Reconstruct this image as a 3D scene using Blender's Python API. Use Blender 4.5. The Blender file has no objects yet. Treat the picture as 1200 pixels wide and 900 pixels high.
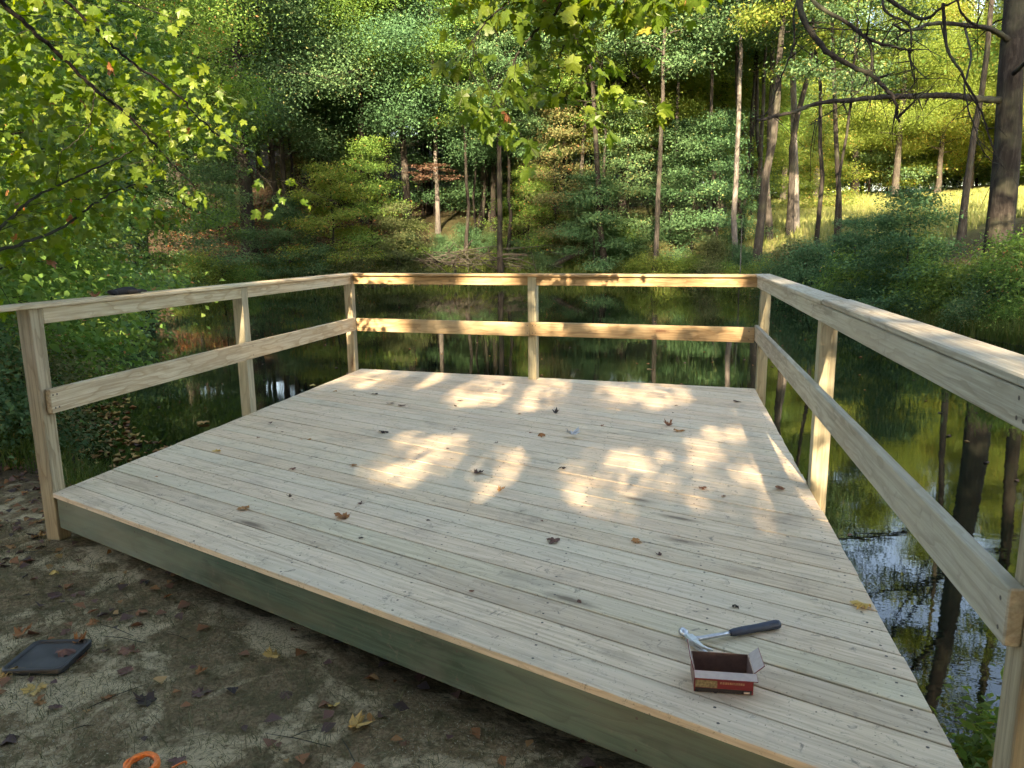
import bpy, math, random
import numpy as np
from mathutils import Vector, Matrix

random.seed(11)
rng = np.random.default_rng(11)
sc = bpy.context.scene
COL = sc.collection
PI = math.pi

# ------------------------------------------------------------------ camera
WATER = 0.0
DECK = 0.55                      # top of the deck boards above the water
EYE = DECK + 1.374
CAM_R = Matrix(((0.97770295, -0.02882212, 0.20800538),
                (0.20973304, 0.18327466, -0.96042827),
                (-0.01044054, 0.98263914, 0.18523313)))
cam_d = bpy.data.cameras.new('camera')
cam_d.sensor_width = 36.0
cam_d.lens = 870.0 / 1200.0 * 36.0
cam_d.clip_start = 0.05
cam_d.clip_end = 1500.0
cam = bpy.data.objects.new('camera', cam_d)
cam.matrix_world = Matrix.Translation((0, 0, EYE)) @ CAM_R.to_4x4()
COL.objects.link(cam)
sc.camera = cam

# ------------------------------------------------------------------ sky, sun, exposure
SUN_EL = math.radians(20.5)
SUN_AZ = math.radians(176.0)     # clockwise from +Y: behind the camera, a little to the right
SUN = Vector((math.sin(SUN_AZ) * math.cos(SUN_EL), math.cos(SUN_AZ) * math.cos(SUN_EL), math.sin(SUN_EL)))
world = bpy.data.worlds.new('World')
sc.world = world
world.use_nodes = True
wn = world.node_tree
bg = wn.nodes['Background']
sky = wn.nodes.new('ShaderNodeTexSky')
sky.sky_type = 'NISHITA'
sky.sun_disc = False
sky.sun_elevation = SUN_EL
sky.sun_rotation = SUN_AZ
sky.air_density = 1.0
sky.dust_density = 1.7
sky.ozone_density = 1.0
wn.links.new(sky.outputs[0], bg.inputs[0])
bg.inputs[1].default_value = 0.15
sun_d = bpy.data.lights.new('sun', 'SUN')
sun_d.energy = 5.0
sun_d.angle = math.radians(0.53)
sun_d.color = (1.0, 0.86, 0.66)
sun = bpy.data.objects.new('sun', sun_d)
sun.rotation_euler = SUN.to_track_quat('Z', 'Y').to_euler()
COL.objects.link(sun)
vs = sc.view_settings
vs.view_transform = 'Standard'
vs.look = 'None'
vs.exposure = 2.8
vs.use_white_balance = True
vs.white_balance_temperature = 7600
vs.white_balance_tint = 14
vs.gamma = 1.0
vs.use_curve_mapping = False
cy = sc.cycles
cy.use_denoising = True
cy.max_bounces = 5
cy.diffuse_bounces = 3
cy.glossy_bounces = 2
cy.transmission_bounces = 3
cy.use_adaptive_sampling = True
cy.adaptive_threshold = 0.03
cy.transparent_max_bounces = 4
cy.sample_clamp_indirect = 6.0


# ------------------------------------------------------------------ helpers
def sight(px, py, dist):
    """point at a horizontal distance along the line of sight of a spot in the photograph"""
    d = CAM_R @ Vector(((px - 600) / 870.0, -(py - 450) / 870.0, -1.0))
    k = dist / math.hypot(d.x, d.y)
    return Vector((d.x * k, d.y * k, EYE + d.z * k))


def bearing(px, dist):
    a = math.atan((px - 600) / 886.0) - math.radians(12.32)
    return dist * math.sin(a), dist * math.cos(a)


def tag(o, label=None, cat=None, group=None, kind=None):
    if label: o['label'] = label
    if cat: o['category'] = cat
    if group: o['group'] = group
    if kind: o['kind'] = kind
    return o


def link(name, me, m=None, parent=None, loc=None, rot=None, slot='DATA'):
    o = bpy.data.objects.new(name, me)
    COL.objects.link(o)
    if m is not None and me is not None:
        if len(me.materials) == 0:
            me.materials.append(m)
        if slot == 'OBJECT':
            o.material_slots[0].link = 'OBJECT'
            o.material_slots[0].material = m
    if parent is not None: o.parent = parent
    if loc is not None: o.location = loc
    if rot is not None: o.rotation_euler = rot
    return o


def empty(name, loc=(0, 0, 0), rot=(0, 0, 0)):
    o = bpy.data.objects.new(name, None)
    o.empty_display_size = 0.2
    COL.objects.link(o)
    o.location = loc
    o.rotation_euler = rot
    return o


def np_mesh(name, V, F, smooth=False, attrs=None):
    """mesh from vertex array and an array of equal-sized faces"""
    V = np.asarray(V, dtype=np.float32); F = np.asarray(F, dtype=np.int32)
    me = bpy.data.meshes.new(name)
    n, k = F.shape
    me.vertices.add(len(V)); me.vertices.foreach_set('co', V.ravel())
    me.loops.add(n * k); me.loops.foreach_set('vertex_index', F.ravel())
    me.polygons.add(n)
    me.polygons.foreach_set('loop_start', np.arange(0, n * k, k, dtype=np.int32))
    if smooth:
        me.polygons.foreach_set('use_smooth', np.ones(n, dtype=bool))
    for an, av in (attrs or {}).items():
        a = me.attributes.new(an, 'FLOAT', 'POINT')
        a.data.foreach_set('value', np.asarray(av, dtype=np.float32))
    me.update(calc_edges=True)
    return me


def py_mesh(name, V, F, smooth=False):
    me = bpy.data.meshes.new(name)
    me.from_pydata([tuple(v) for v in V], [], [tuple(f) for f in F])
    if smooth:
        for p in me.polygons: p.use_smooth = True
    me.update()
    return me


class MB:
    """collects small shapes into one mesh"""
    def __init__(s): s.V = []; s.F = []
    def add(s, V, F):
        b = len(s.V); s.V += [tuple(v) for v in V]; s.F += [tuple(b + i for i in f) for f in F]
    def box(s, x0, x1, y0, y1, z0, z1, c=0.0, M=None):
        """box with chamfered edges"""
        if c <= 0:
            V = [(x, y, z) for x in (x0, x1) for y in (y0, y1) for z in (z0, z1)]
            F = [(0, 1, 3, 2), (4, 6, 7, 5), (0, 4, 5, 1), (2, 3, 7, 6), (0, 2, 6, 4), (1, 5, 7, 3)]
        else:
            V = []
            for sx, X in ((-1, x0), (1, x1)):
                for sy, Y in ((-1, y0), (1, y1)):
                    for sz, Z in ((-1, z0), (1, z1)):
                        V += [(X, Y - sy * c, Z - sz * c), (X - sx * c, Y, Z - sz * c), (X - sx * c, Y - sy * c, Z)]
            def I(ix, iy, iz, a): return ((ix * 2 + iy) * 2 + iz) * 3 + a
            F = []
            for ix in (0, 1):
                q = [I(ix, 0, 0, 0), I(ix, 0, 1, 0), I(ix, 1, 1, 0), I(ix, 1, 0, 0)]
                F.append(q if ix == 0 else q[::-1])
            for iy in (0, 1):
                q = [I(0, iy, 0, 1), I(1, iy, 0, 1), I(1, iy, 1, 1), I(0, iy, 1, 1)]
                F.append(q if iy == 0 else q[::-1])
            for iz in (0, 1):
                q = [I(0, 0, iz, 2), I(0, 1, iz, 2), I(1, 1, iz, 2), I(1, 0, iz, 2)]
                F.append(q if iz == 0 else q[::-1])
            for ix in (0, 1):
                for iy in (0, 1):
                    F.append([I(ix, iy, 0, 0), I(ix, iy, 1, 0), I(ix, iy, 1, 1), I(ix, iy, 0, 1)])
                for iz in (0, 1):
                    F.append([I(ix, 0, iz, 0), I(ix, 1, iz, 0), I(ix, 1, iz, 2), I(ix, 0, iz, 2)])
            for iy in (0, 1):
                for iz in (0, 1):
                    F.append([I(0, iy, iz, 1), I(1, iy, iz, 1), I(1, iy, iz, 2), I(0, iy, iz, 2)])
            for ix in (0, 1):
                for iy in (0, 1):
                    for iz in (0, 1):
                        F.append([I(ix, iy, iz, 0), I(ix, iy, iz, 1), I(ix, iy, iz, 2)])
        if M is not None: V = [M @ Vector(v) for v in V]
        s.add(V, F)
    def tube(s, P, R, n=8, cap=True):
        V, F = tube(P, R, n)
        b = len(s.V)
        s.add(V, F)
        if cap:
            s.F.append(tuple(b + i for i in range(n))[::-1])
            s.F.append(tuple(b + len(V) - n + i for i in range(n)))
    def mesh(s, name, smooth=False): return py_mesh(name, s.V, s.F, smooth)
    def build(s, name, m, parent=None, smooth=False, loc=None, rot=None):
        return link(name, s.mesh(name, smooth), m, parent, loc, rot)


def tube(P, R, n=6):
    P = np.asarray(P, dtype=float); m = len(P)
    T = np.gradient(P, axis=0)
    T /= np.linalg.norm(T, axis=1, keepdims=True) + 1e-9
    ref = np.array([0, 0, 1.0]) if abs(T[:, 2]).mean() < 0.85 else np.array([1.0, 0, 0])
    A = np.cross(T, ref); A /= np.linalg.norm(A, axis=1, keepdims=True) + 1e-9
    B = np.cross(T, A)
    R = np.broadcast_to(np.asarray(R, dtype=float), (m,))
    th = np.arange(n) * 2 * PI / n
    V = P[:, None, :] + R[:, None, None] * (np.cos(th)[None, :, None] * A[:, None, :] + np.sin(th)[None, :, None] * B[:, None, :])
    V = V.reshape(-1, 3)
    i = np.arange(m - 1)[:, None] * n; j = np.arange(n)[None, :]; j2 = (j + 1) % n
    F = np.stack([i + j, i + j2, i + n + j2, i + n + j], -1).reshape(-1, 4)
    return V, F


def smooth01(a, b, x):
    t = np.clip((np.asarray(x, dtype=float) - a) / (b - a), 0, 1)
    return t * t * (3 - 2 * t)


def bumps(x, y, seed, scale):
    """cheap smooth 2-D noise in about -1..1"""
    r = np.random.default_rng(seed)
    z = 0
    for k in range(7):
        a = r.uniform(0, 2 * PI); f = scale * r.uniform(0.6, 1.9); p = r.uniform(0, 6.28)
        z = z + np.sin((x * math.cos(a) + y * math.sin(a)) * f + p + 1.3 * np.sin((x * math.sin(a) - y * math.cos(a)) * f * 0.7 + p * 2))
    return z / 4.0


# ------------------------------------------------------------------ materials
class N:
    """small node-graph helper"""
    def __init__(s, name):
        s.m = bpy.data.materials.new(name); s.m.use_nodes = True
        s.t = s.m.node_tree; s.t.nodes.clear()
        s.out = s.t.nodes.new('ShaderNodeOutputMaterial')
    def n(s, typ, ins=None, **kw):
        nd = s.t.nodes.new('ShaderNode' + typ)
        for k, v in kw.items(): setattr(nd, k, v)
        for k, v in (ins or {}).items(): s.set(nd.inputs[k], v)
        return nd
    def set(s, sock, v):
        if isinstance(v, bpy.types.NodeSocket): s.t.links.new(v, sock)
        elif isinstance(v, bpy.types.Node): s.t.links.new(v.outputs[0], sock)
        else:
            if hasattr(sock.default_value, '__len__') and isinstance(v, (tuple, list)) and len(v) == 3 and len(sock.default_value) == 4: v = (*v, 1)
            sock.default_value = v
    def math(s, op, a, b=0.0, clamp=False):
        nd = s.t.nodes.new('ShaderNodeMath'); nd.operation = op; nd.use_clamp = clamp
        s.set(nd.inputs[0], a); s.set(nd.inputs[1], b); return nd.outputs[0]
    def ramp(s, f, stops, interp='LINEAR'):
        nd = s.t.nodes.new('ShaderNodeValToRGB'); nd.color_ramp.interpolation = interp
        e = nd.color_ramp.elements
        while len(e) < len(stops): e.new(0.5)
        for i, (p, c) in enumerate(stops):
            e[i].position = p
            e[i].color = (*c, 1) if isinstance(c, (tuple, list)) else (c, c, c, 1)
        s.set(nd.inputs[0], f); return nd.outputs[0]
    def mix(s, f, a, b, blend='MIX'):
        nd = s.t.nodes.new('ShaderNodeMix'); nd.data_type = 'RGBA'; nd.blend_type = blend
        s.set(nd.inputs[0], f); s.set(nd.inputs[6], a); s.set(nd.inputs[7], b); return nd.outputs[2]
    def noise(s, vec, scale, detail=4, rough=0.55, dist=0.0):
        nd = s.n('TexNoise', {'Scale': scale, 'Detail': detail, 'Roughness': rough, 'Distortion': dist})
        if vec is not None: s.set(nd.inputs['Vector'], vec)
        return nd.outputs['Fac']
    def mapping(s, vec, scale=(1, 1, 1), loc=(0, 0, 0)):
        nd = s.n('Mapping', {'Vector': vec, 'Scale': scale, 'Location': loc}); return nd.outputs[0]
    def bump(s, h, strength=0.3, dist=0.01):
        return s.n('Bump', {'Height': h, 'Strength': strength, 'Distance': dist}).outputs[0]
    def principled(s, **ins):
        nd = s.n('BsdfPrincipled', {k.replace('_', ' '): v for k, v in ins.items()})
        s.t.links.new(nd.outputs[0], s.out.inputs[0]); return nd
    def vadd(s, a, b):
        nd = s.t.nodes.new('ShaderNodeVectorMath'); nd.operation = 'ADD'
        s.set(nd.inputs[0], a); s.set(nd.inputs[1], b); return nd.outputs[0]


def plain(name, c, rough=0.6, metal=0.0, noise_amt=0.25, scale=30.0, bump=0.0):
    g = N(name)
    tc = g.n('TexCoord').outputs['Object']
    f = g.noise(tc, scale, 5)
    lo = tuple(x * (1 - noise_amt) for x in c); hi = tuple(min(1, x * (1 + noise_amt)) for x in c)
    col = g.ramp(f, [(0.3, lo), (0.7, hi)])
    kw = dict(Base_Color=col, Roughness=rough, Metallic=metal)
    if bump: kw['Normal'] = g.bump(f, bump, 0.005)
    g.principled(**kw)
    return g.m


def wood(name, pale, mid, dark, axis='x', dirt=0.5, knots=1.0, tint_spread=1.0, specks=1.0, warm=(0.60, 0.46, 0.33), grain=1.0):
    """sawn pine: grain along one object axis, knots, stains, scuffs"""
    g = N(name)
    tc = g.n('TexCoord').outputs['Object']
    oi = g.n('ObjectInfo')
    rnd = oi.outputs['Random']
    off = g.n('CombineXYZ', {0: g.math('MULTIPLY', rnd, 37.0), 1: g.math('MULTIPLY', rnd, 91.0), 2: g.math('MULTIPLY', rnd, 53.0)}).outputs[0]
    v = g.vadd(tc, off)
    sc3 = {'x': (0.9, 11, 11), 'y': (11, 0.9, 11), 'z': (11, 11, 0.9)}[axis]
    sk3 = {'x': (1.0, 4.2, 4.2), 'y': (4.2, 1.0, 4.2), 'z': (4.2, 4.2, 1.0)}[axis]
    vm = g.mapping(v, sc3)
    wob = g.noise(g.mapping(v, sk3), 1.6, 3)
    # growth rings cut lengthwise: bands of a warped field
    rings = g.math('FRACT', g.math('MULTIPLY', g.math('ADD', g.noise(vm, 0.42, 2, 0.4), g.math('MULTIPLY', wob, 0.55)), 9.0))
    rings = g.ramp(rings, [(0.0, 0.15), (0.55, 0.0), (0.86, 0.75), (0.93, 1.0), (1.0, 0.2)])
    fib = g.noise(g.mapping(v, tuple(q * (7 if q > 1 else 2.2) for q in sc3)), 1.0, 4, 0.7)
    col = g.mix(g.math('MULTIPLY', rings, 0.85 * grain), pale, mid)
    col = g.mix(g.math('MULTIPLY', g.ramp(fib, [(0.36, 0.75), (0.60, 0.0)]), grain), col, tuple(c * 0.8 for c in mid))
    # per-board tone
    t = g.ramp(rnd, [(0.0, (0.84, 0.87, 0.78)), (0.2, (1.05, 1.02, 0.98)), (0.4, (0.86, 0.86, 0.82)), (0.6, (1.08, 1.0, 0.93)), (0.8, (0.94, 0.88, 0.80)), (1.0, (0.80, 0.77, 0.72))], 'B_SPLINE')
    col = g.mix(1.0 * tint_spread, col, t, 'MULTIPLY')
    # greenish treatment stains and grey weathering, in blotches
    bl = g.noise(g.mapping(v, tuple(q * 0.35 for q in sk3)), 1.1, 4, 0.6)
    col = g.mix(g.ramp(bl, [(0.48, 0.0), (0.72, 0.38)]), col, (0.46, 0.48, 0.37))
    bl2 = g.noise(g.vadd(g.mapping(v, tuple(q * 0.6 for q in sk3)), (7.3, 1.1, 4.0)), 1.3, 4, 0.6)
    col = g.mix(g.ramp(bl2, [(0.52, 0.0), (0.72, 0.5)]), col, warm)
    # knots
    vk = g.n('TexVoronoi', {'Vector': g.mapping(v, tuple(q * 0.62 for q in sk3)), 'Scale': 1.55, 'Randomness': 1.0})
    kd = g.math('ADD', vk.outputs['Distance'], g.math('MULTIPLY', g.math('SUBTRACT', g.noise(v, 60.0, 2), 0.5), 0.05))
    pick = g.math('GREATER_THAN', g.n('SeparateColor', {0: vk.outputs['Color']}).outputs[0], 0.60)
    kf = g.math('MULTIPLY', g.ramp(kd, [(0.04, 1.0), (0.075, 0.55), (0.15, 0.0)]), pick)
    col = g.mix(g.math('MULTIPLY', kf, knots), col, dark)
    # mud, scuffs and specks laid by feet, from world position
    wp = g.n('NewGeometry').outputs['Position']
    d1 = g.noise(wp, 2.3, 6, 0.68, 0.4)
    col = g.mix(g.math('MULTIPLY', g.ramp(d1, [(0.54, 0.0), (0.76, 0.55)]), dirt), col, (0.20, 0.175, 0.14))
    d2 = g.noise(wp, 21.0, 5, 0.75, 0.8)
    col = g.mix(g.math('MULTIPLY', g.ramp(d2, [(0.585, 0.0), (0.68, 0.75)]), dirt), col, (0.17, 0.145, 0.115))
    d3 = g.noise(wp, 85.0, 3, 0.6)
    col = g.mix(g.math('MULTIPLY', g.ramp(d3, [(0.66, 0.0), (0.72, 0.85)]), dirt * specks), col, (0.10, 0.08, 0.06))
    hgt = g.math('ADD', g.math('MULTIPLY', fib, 0.7), g.math('ADD', g.math('MULTIPLY', rings, -0.35), g.math('MULTIPLY', d2, 0.3)))
    rough = g.ramp(fib, [(0.3, 0.72), (0.7, 0.9)])
    g.principled(Base_Color=col, Roughness=rough, Normal=g.bump(hgt, 0.45, 0.004), Specular_IOR_Level=0.25)
    return g.m


def leaf_mat(name, stops, trans=0.45, rough=0.6, spread=0.35, spec=0.14):
    """foliage: each leaf keeps its own tint, light passes through the blade"""
    g = N(name)
    a = g.n('Attribute', attribute_name='tint').outputs['Fac']
    rnd = g.n('ObjectInfo').outputs['Random']
    t = g.math('ADD', a, g.math('MULTIPLY', g.math('SUBTRACT', rnd, 0.5), spread), True)
    col = g.ramp(t, stops)
    p = g.n('BsdfPrincipled', {'Base Color': col, 'Roughness': rough, 'Specular IOR Level': spec})
    hs = g.n('HueSaturation', {'Hue': 0.485, 'Saturation': 1.15, 'Value': 1.25, 'Color': col})
    tr = g.n('BsdfTranslucent', {'Color': hs.outputs[0]})
    mx = g.n('MixShader', {0: trans, 1: p.outputs[0], 2: tr.outputs[0]})
    g.t.links.new(mx.outputs[0], g.out.inputs[0])
    return g.m


def bark_mat(name, c1, c2, c3, scale=1.0):
    g = N(name)
    tc = g.n('TexCoord').outputs['Object']
    f = g.noise(g.mapping(tc, (9 * scale, 9 * scale, 1.6 * scale)), 1.5, 6, 0.7, 0.6)
    f2 = g.noise(tc, 1.3, 3)
    col = g.ramp(f, [(0.28, c1), (0.52, c2), (0.75, c3)])
    col = g.mix(g.ramp(f2, [(0.5, 0.0), (0.75, 0.5)]), col, (0.09, 0.10, 0.06))
    g.principled(Base_Color=col, Roughness=0.95, Normal=g.bump(f, 0.9, 0.03), Specular_IOR_Level=0.1)
    return g.m


M_DECK = wood('deck_wood', (0.71, 0.595, 0.445), (0.46, 0.365, 0.26), (0.11, 0.075, 0.05), 'x', 1.0, 0.8, grain=0.7, warm=(0.62, 0.51, 0.385))
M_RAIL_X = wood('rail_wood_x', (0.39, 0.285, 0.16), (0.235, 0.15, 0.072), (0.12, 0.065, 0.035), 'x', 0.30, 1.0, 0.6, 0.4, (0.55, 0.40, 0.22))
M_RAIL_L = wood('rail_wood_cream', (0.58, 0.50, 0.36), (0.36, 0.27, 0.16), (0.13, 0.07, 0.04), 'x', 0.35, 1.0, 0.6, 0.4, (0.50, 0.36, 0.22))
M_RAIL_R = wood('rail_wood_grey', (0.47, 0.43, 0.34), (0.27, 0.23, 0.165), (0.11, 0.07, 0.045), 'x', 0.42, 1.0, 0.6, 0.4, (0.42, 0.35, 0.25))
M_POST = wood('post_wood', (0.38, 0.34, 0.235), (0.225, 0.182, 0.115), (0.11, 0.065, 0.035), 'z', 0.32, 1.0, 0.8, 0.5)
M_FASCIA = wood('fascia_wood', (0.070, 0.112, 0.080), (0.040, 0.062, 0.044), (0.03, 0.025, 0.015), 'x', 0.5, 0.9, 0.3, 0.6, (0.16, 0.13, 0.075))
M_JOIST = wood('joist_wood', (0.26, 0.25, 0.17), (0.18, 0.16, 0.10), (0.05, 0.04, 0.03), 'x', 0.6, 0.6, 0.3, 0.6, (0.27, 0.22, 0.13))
M_NAIL = plain('nail_steel', (0.10, 0.085, 0.07), 0.6, 0.6)

OAK = [(0.0, (0.042, 0.092, 0.039)), (0.45, (0.074, 0.146, 0.061)), (0.8, (0.12, 0.201, 0.081)), (1.0, (0.277, 0.255, 0.099))]
BLUE = [(0.0, (0.04, 0.093, 0.041)), (0.5, (0.066, 0.146, 0.062)), (0.85, (0.105, 0.195, 0.077)), (1.0, (0.224, 0.244, 0.086))]
MAPLE = [(0.0, (0.074, 0.15, 0.037)), (0.4, (0.123, 0.225, 0.052)), (0.75, (0.182, 0.287, 0.067)), (0.93, (0.272, 0.319, 0.086)), (1.0, (0.499, 0.242, 0.099))]
GLOW = [(0.0, (0.097, 0.152, 0.035)), (0.5, (0.167, 0.24, 0.052)), (0.85, (0.266, 0.308, 0.07)), (1.0, (0.486, 0.303, 0.089))]
OLIVE = [(0.0, (0.067, 0.093, 0.037)), (0.5, (0.123, 0.149, 0.059)), (0.85, (0.215, 0.198, 0.084)), (1.0, (0.396, 0.205, 0.106))]
L_OAK = leaf_mat('oak_leaves', OAK, 0.34)
L_BLUE = leaf_mat('shade_leaves', BLUE, 0.30)
L_SHADE = leaf_mat('dark_maple_leaves', OAK, 0.15)
L_MAPLE = leaf_mat('maple_leaves', MAPLE, 0.45)
L_GLOW = leaf_mat('young_leaves', GLOW, 0.5)
L_OLIVE = leaf_mat('olive_leaves', OLIVE, 0.4)
L_NEAR = leaf_mat('near_maple_leaves', [(0.0, (0.066, 0.128, 0.020)), (0.5, (0.108, 0.178, 0.025)), (0.88, (0.18, 0.235, 0.032)), (0.965, (0.34, 0.27, 0.06)), (1.0, (0.26, 0.12, 0.05))], 0.55, 0.42, 0.3, 0.35)
L_YELLOW = leaf_mat('yellow_bush_leaves', [(0.0, (0.09, 0.12, 0.02)), (0.5, (0.20, 0.20, 0.03)), (1.0, (0.42, 0.34, 0.05))], 0.45, 0.5, 0.5)
L_RUST = leaf_mat('rust_leaves', [(0.0, (0.12, 0.075, 0.05)), (1.0, (0.22, 0.14, 0.095))], 0.3)
L_GRASS = leaf_mat('grass_blades', [(0.0, (0.050, 0.085, 0.018)), (0.6, (0.085, 0.125, 0.028)), (1.0, (0.20, 0.18, 0.06))], 0.35, 0.5, 0.2)
L_MEADOW = leaf_mat('meadow_blades', [(0.0, (0.11, 0.15, 0.04)), (0.6, (0.20, 0.22, 0.075)), (1.0, (0.33, 0.30, 0.14))], 0.35, 0.5, 0.2)
L_DRY = leaf_mat('dry_blades', [(0.0, (0.09, 0.085, 0.038)), (0.6, (0.17, 0.155, 0.075)), (1.0, (0.30, 0.26, 0.15))], 0.2, 0.7, 0.2)
L_LITTER = leaf_mat('litter_leaves', [(0.0, (0.050, 0.038, 0.034)), (0.3, (0.15, 0.085, 0.070)), (0.6, (0.30, 0.13, 0.050)), (0.85, (0.44, 0.27, 0.11)), (1.0, (0.55, 0.38, 0.12))], 0.15, 0.7, 0.3)
M_BARK = bark_mat('grey_brown_bark', (0.014, 0.012, 0.010), (0.040, 0.036, 0.030), (0.095, 0.086, 0.074))
M_BARK_DARK = bark_mat('dark_bark', (0.009, 0.008, 0.007), (0.022, 0.019, 0.016), (0.050, 0.044, 0.038))
M_BARK_PALE = bark_mat('pale_bark', (0.04, 0.037, 0.032), (0.11, 0.10, 0.088), (0.23, 0.215, 0.19))


# ------------------------------------------------------------------ terrain
POND = np.array([(-3.95, 4.75), (-6.2, 6.3), (-9.6, 10.3), (-14.6, 17.0), (-20, 26), (-17.5, 31), (-12, 34.8), (-7.7, 36), (-2, 35.5),
                 (1.4, 31.5), (3.2, 26), (4.6, 21), (5.6, 17.2), (6.6, 13.5), (9, 8), (10, 4), (6, 2.4), (3, 2.3), (1.5, 2.35),
                 (0.6, 2.55), (-0.6, 3.0), (-1.9, 3.6), (-3.0, 4.2)])


def pond_dist(x, y):
    """signed distance to the shoreline, positive on land"""
    x = np.asarray(x, dtype=float); y = np.asarray(y, dtype=float)
    d = np.full(x.shape, 1e9); inside = np.zeros(x.shape, dtype=bool)
    n = len(POND)
    for i in range(n):
        ax, ay = POND[i]; bx, by = POND[(i + 1) % n]
        ex, ey = bx - ax, by - ay
        t = np.clip(((x - ax) * ex + (y - ay) * ey) / (ex * ex + ey * ey), 0, 1)
        d = np.minimum(d, np.hypot(x - ax - t * ex, y - ay - t * ey))
        cond = ((ay > y) != (by > y)) & (x < (bx - ax) * (y - ay) / (by - ay + 1e-12) + ax)
        inside ^= cond
    return np.where(inside, -d, d)


def ground_z(x, y):
    x = np.asarray(x, dtype=float); y = np.asarray(y, dtype=float)
    s = pond_dist(x, y)
    s = s + 0.22 * bumps(x, y, 3, 0.9) * smooth01(0.1, 4, np.abs(s)) * smooth01(5, 12, np.hypot(x, y)) + 0.05 * bumps(x, y, 4, 3.5)
    r = np.hypot(x, y)
    so = np.maximum(s, 0)
    near = 0.24 * smooth01(0.0, 0.75, so) + 0.012 * so
    wl = smooth01(6, -4, x)
    far = 0.14 * smooth01(0, 0.5, so) + 2.3 * smooth01(0.5, 7.5, so) + np.clip(so - 5, 0, 60) * (0.085 + 0.14 * wl)
    far = far + 0.25 * bumps(x, y, 8, 0.35) * smooth01(1, 8, so)
    w = smooth01(6.5, 15, r) * smooth01(-2, 8, y)
    z = near * (1 - w) + far * w
    z = z + 0.012 * bumps(x, y, 5, 7.0) * smooth01(0, 1, so) + 0.006 * bumps(x, y, 6, 19.0) * (r < 9)
    z = np.where(s < 0, -0.75 * smooth01(0, 2.2, -s) - 0.03, z)
    return z


def gz(x, y): return float(ground_z(np.array([x]), np.array([y]))[0])


def axis(parts):
    a = np.concatenate([np.linspace(p, q, n, endpoint=False) for p, q, n in parts] + [[parts[-1][1]]])
    return a


gx = axis([(-260, -60, 14), (-60, -24, 24), (-24, -7, 60), (-7, 4, 170), (4, 14, 50), (14, 40, 50), (40, 260, 20)])
gy = axis([(-120, -12, 18), (-12, -1, 30), (-1, 7, 130), (7, 16, 55), (16, 48, 110), (48, 110, 40), (110, 320, 12)])
GX, GY = np.meshgrid(gx, gy, indexing='ij')
gxf, gyf = GX.ravel(), GY.ravel()
GZ = ground_z(gxf, gyf)
S_ = pond_dist(gxf, gyf)
RR = np.hypot(gxf, gyf)
ni, nj = GX.shape
ii, jj = np.meshgrid(np.arange(ni - 1), np.arange(nj - 1), indexing='ij')
idx = (ii * nj + jj).ravel()
GF = np.stack([idx, idx + nj, idx + nj + 1, idx + 1], -1)
undergrowth = smooth01(-18, -9, gxf) * smooth01(0.5, 2.0, S_) * smooth01(22, 28, gyf)
meadow = smooth01(-1.5, 3.5, gxf - 0.02 * gyf + 1.2 * bumps(gxf, gyf, 21, 0.3)) * smooth01(3.0, 6.0, S_ + 0.6 * bumps(gxf, gyf, 22, 0.6)) * smooth01(24, 30, gyf)
bare = smooth01(7.5, 5.0, RR) * smooth01(7, 4, gyf)
grassy = smooth01(0.1, 0.4, S_) * smooth01(3.6, 1.2, S_ + 0.5 * bumps(gxf, gyf, 23, 0.8)) * smooth01(9, 12, gyf)

g = N('ground_soil')
wp = g.n('NewGeometry').outputs['Position']
att = lambda nm: g.n('Attribute', attribute_name=nm).outputs['Fac']
n1 = g.noise(wp, 1.4, 5, 0.6); n2 = g.noise(wp, 9.0, 6, 0.7); n3 = g.noise(wp, 55.0, 5, 0.75)
lit = g.ramp(n3, [(0.28, (0.020, 0.017, 0.011)), (0.45, (0.048, 0.036, 0.021)), (0.6, (0.095, 0.060, 0.032)), (0.75, (0.16, 0.105, 0.06))])
lit = g.mix(g.ramp(n2, [(0.4, 0.5), (0.65, 0.0)]), lit, (0.045, 0.036, 0.025))
soil = g.ramp(n3, [(0.25, (0.080, 0.052, 0.026)), (0.45, (0.28, 0.190, 0.100)), (0.70, (0.56, 0.41, 0.235))])
soil = g.mix(g.ramp(n2, [(0.42, 0.0), (0.66, 0.85)]), soil, g.ramp(n3, [(0.3, (0.065, 0.058, 0.026)), (0.7, (0.165, 0.142, 0.066))]))
# sawdust left from cutting the boards
saw = g.noise(g.vadd(wp, (3.1, 5.7, 0)), 2.6, 6, 0.72, 0.5)
sawm = g.math('MULTIPLY', g.ramp(saw, [(0.49, 0.0), (0.58, 1.0)]), g.ramp(n3, [(0.33, 0.0), (0.48, 0.95)]))
soil = g.mix(sawm, soil, (0.76, 0.61, 0.37))
gras = g.ramp(n3, [(0.25, (0.020, 0.034, 0.010)), (0.5, (0.045, 0.070, 0.018)), (0.75, (0.085, 0.105, 0.030))])
mead = g.ramp(n2, [(0.25, (0.12, 0.14, 0.04)), (0.5, (0.20, 0.20, 0.07)), (0.75, (0.30, 0.28, 0.12))])
col = g.mix(att('grassy'), lit, gras)
col = g.mix(att('meadow'), col, mead)
col = g.mix(att('bare'), col, soil)
wet = g.ramp(g.n('SeparateXYZ', {0: wp}).outputs[2], [(0.0, 1.0), (0.14, 0.0)])
col = g.mix(g.math('MULTIPLY', wet, 0.6), col, (0.03, 0.024, 0.016))
hg = g.math('ADD', g.math('MULTIPLY', n2, 0.9), g.math('ADD', n3, g.math('MULTIPLY', g.noise(wp, 160.0, 3, 0.7), 0.5)))
g.principled(Base_Color=col, Roughness=0.95, Normal=g.bump(hg, 1.0, 0.03), Specular_IOR_Level=0.12)
M_GROUND = g.m
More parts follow.
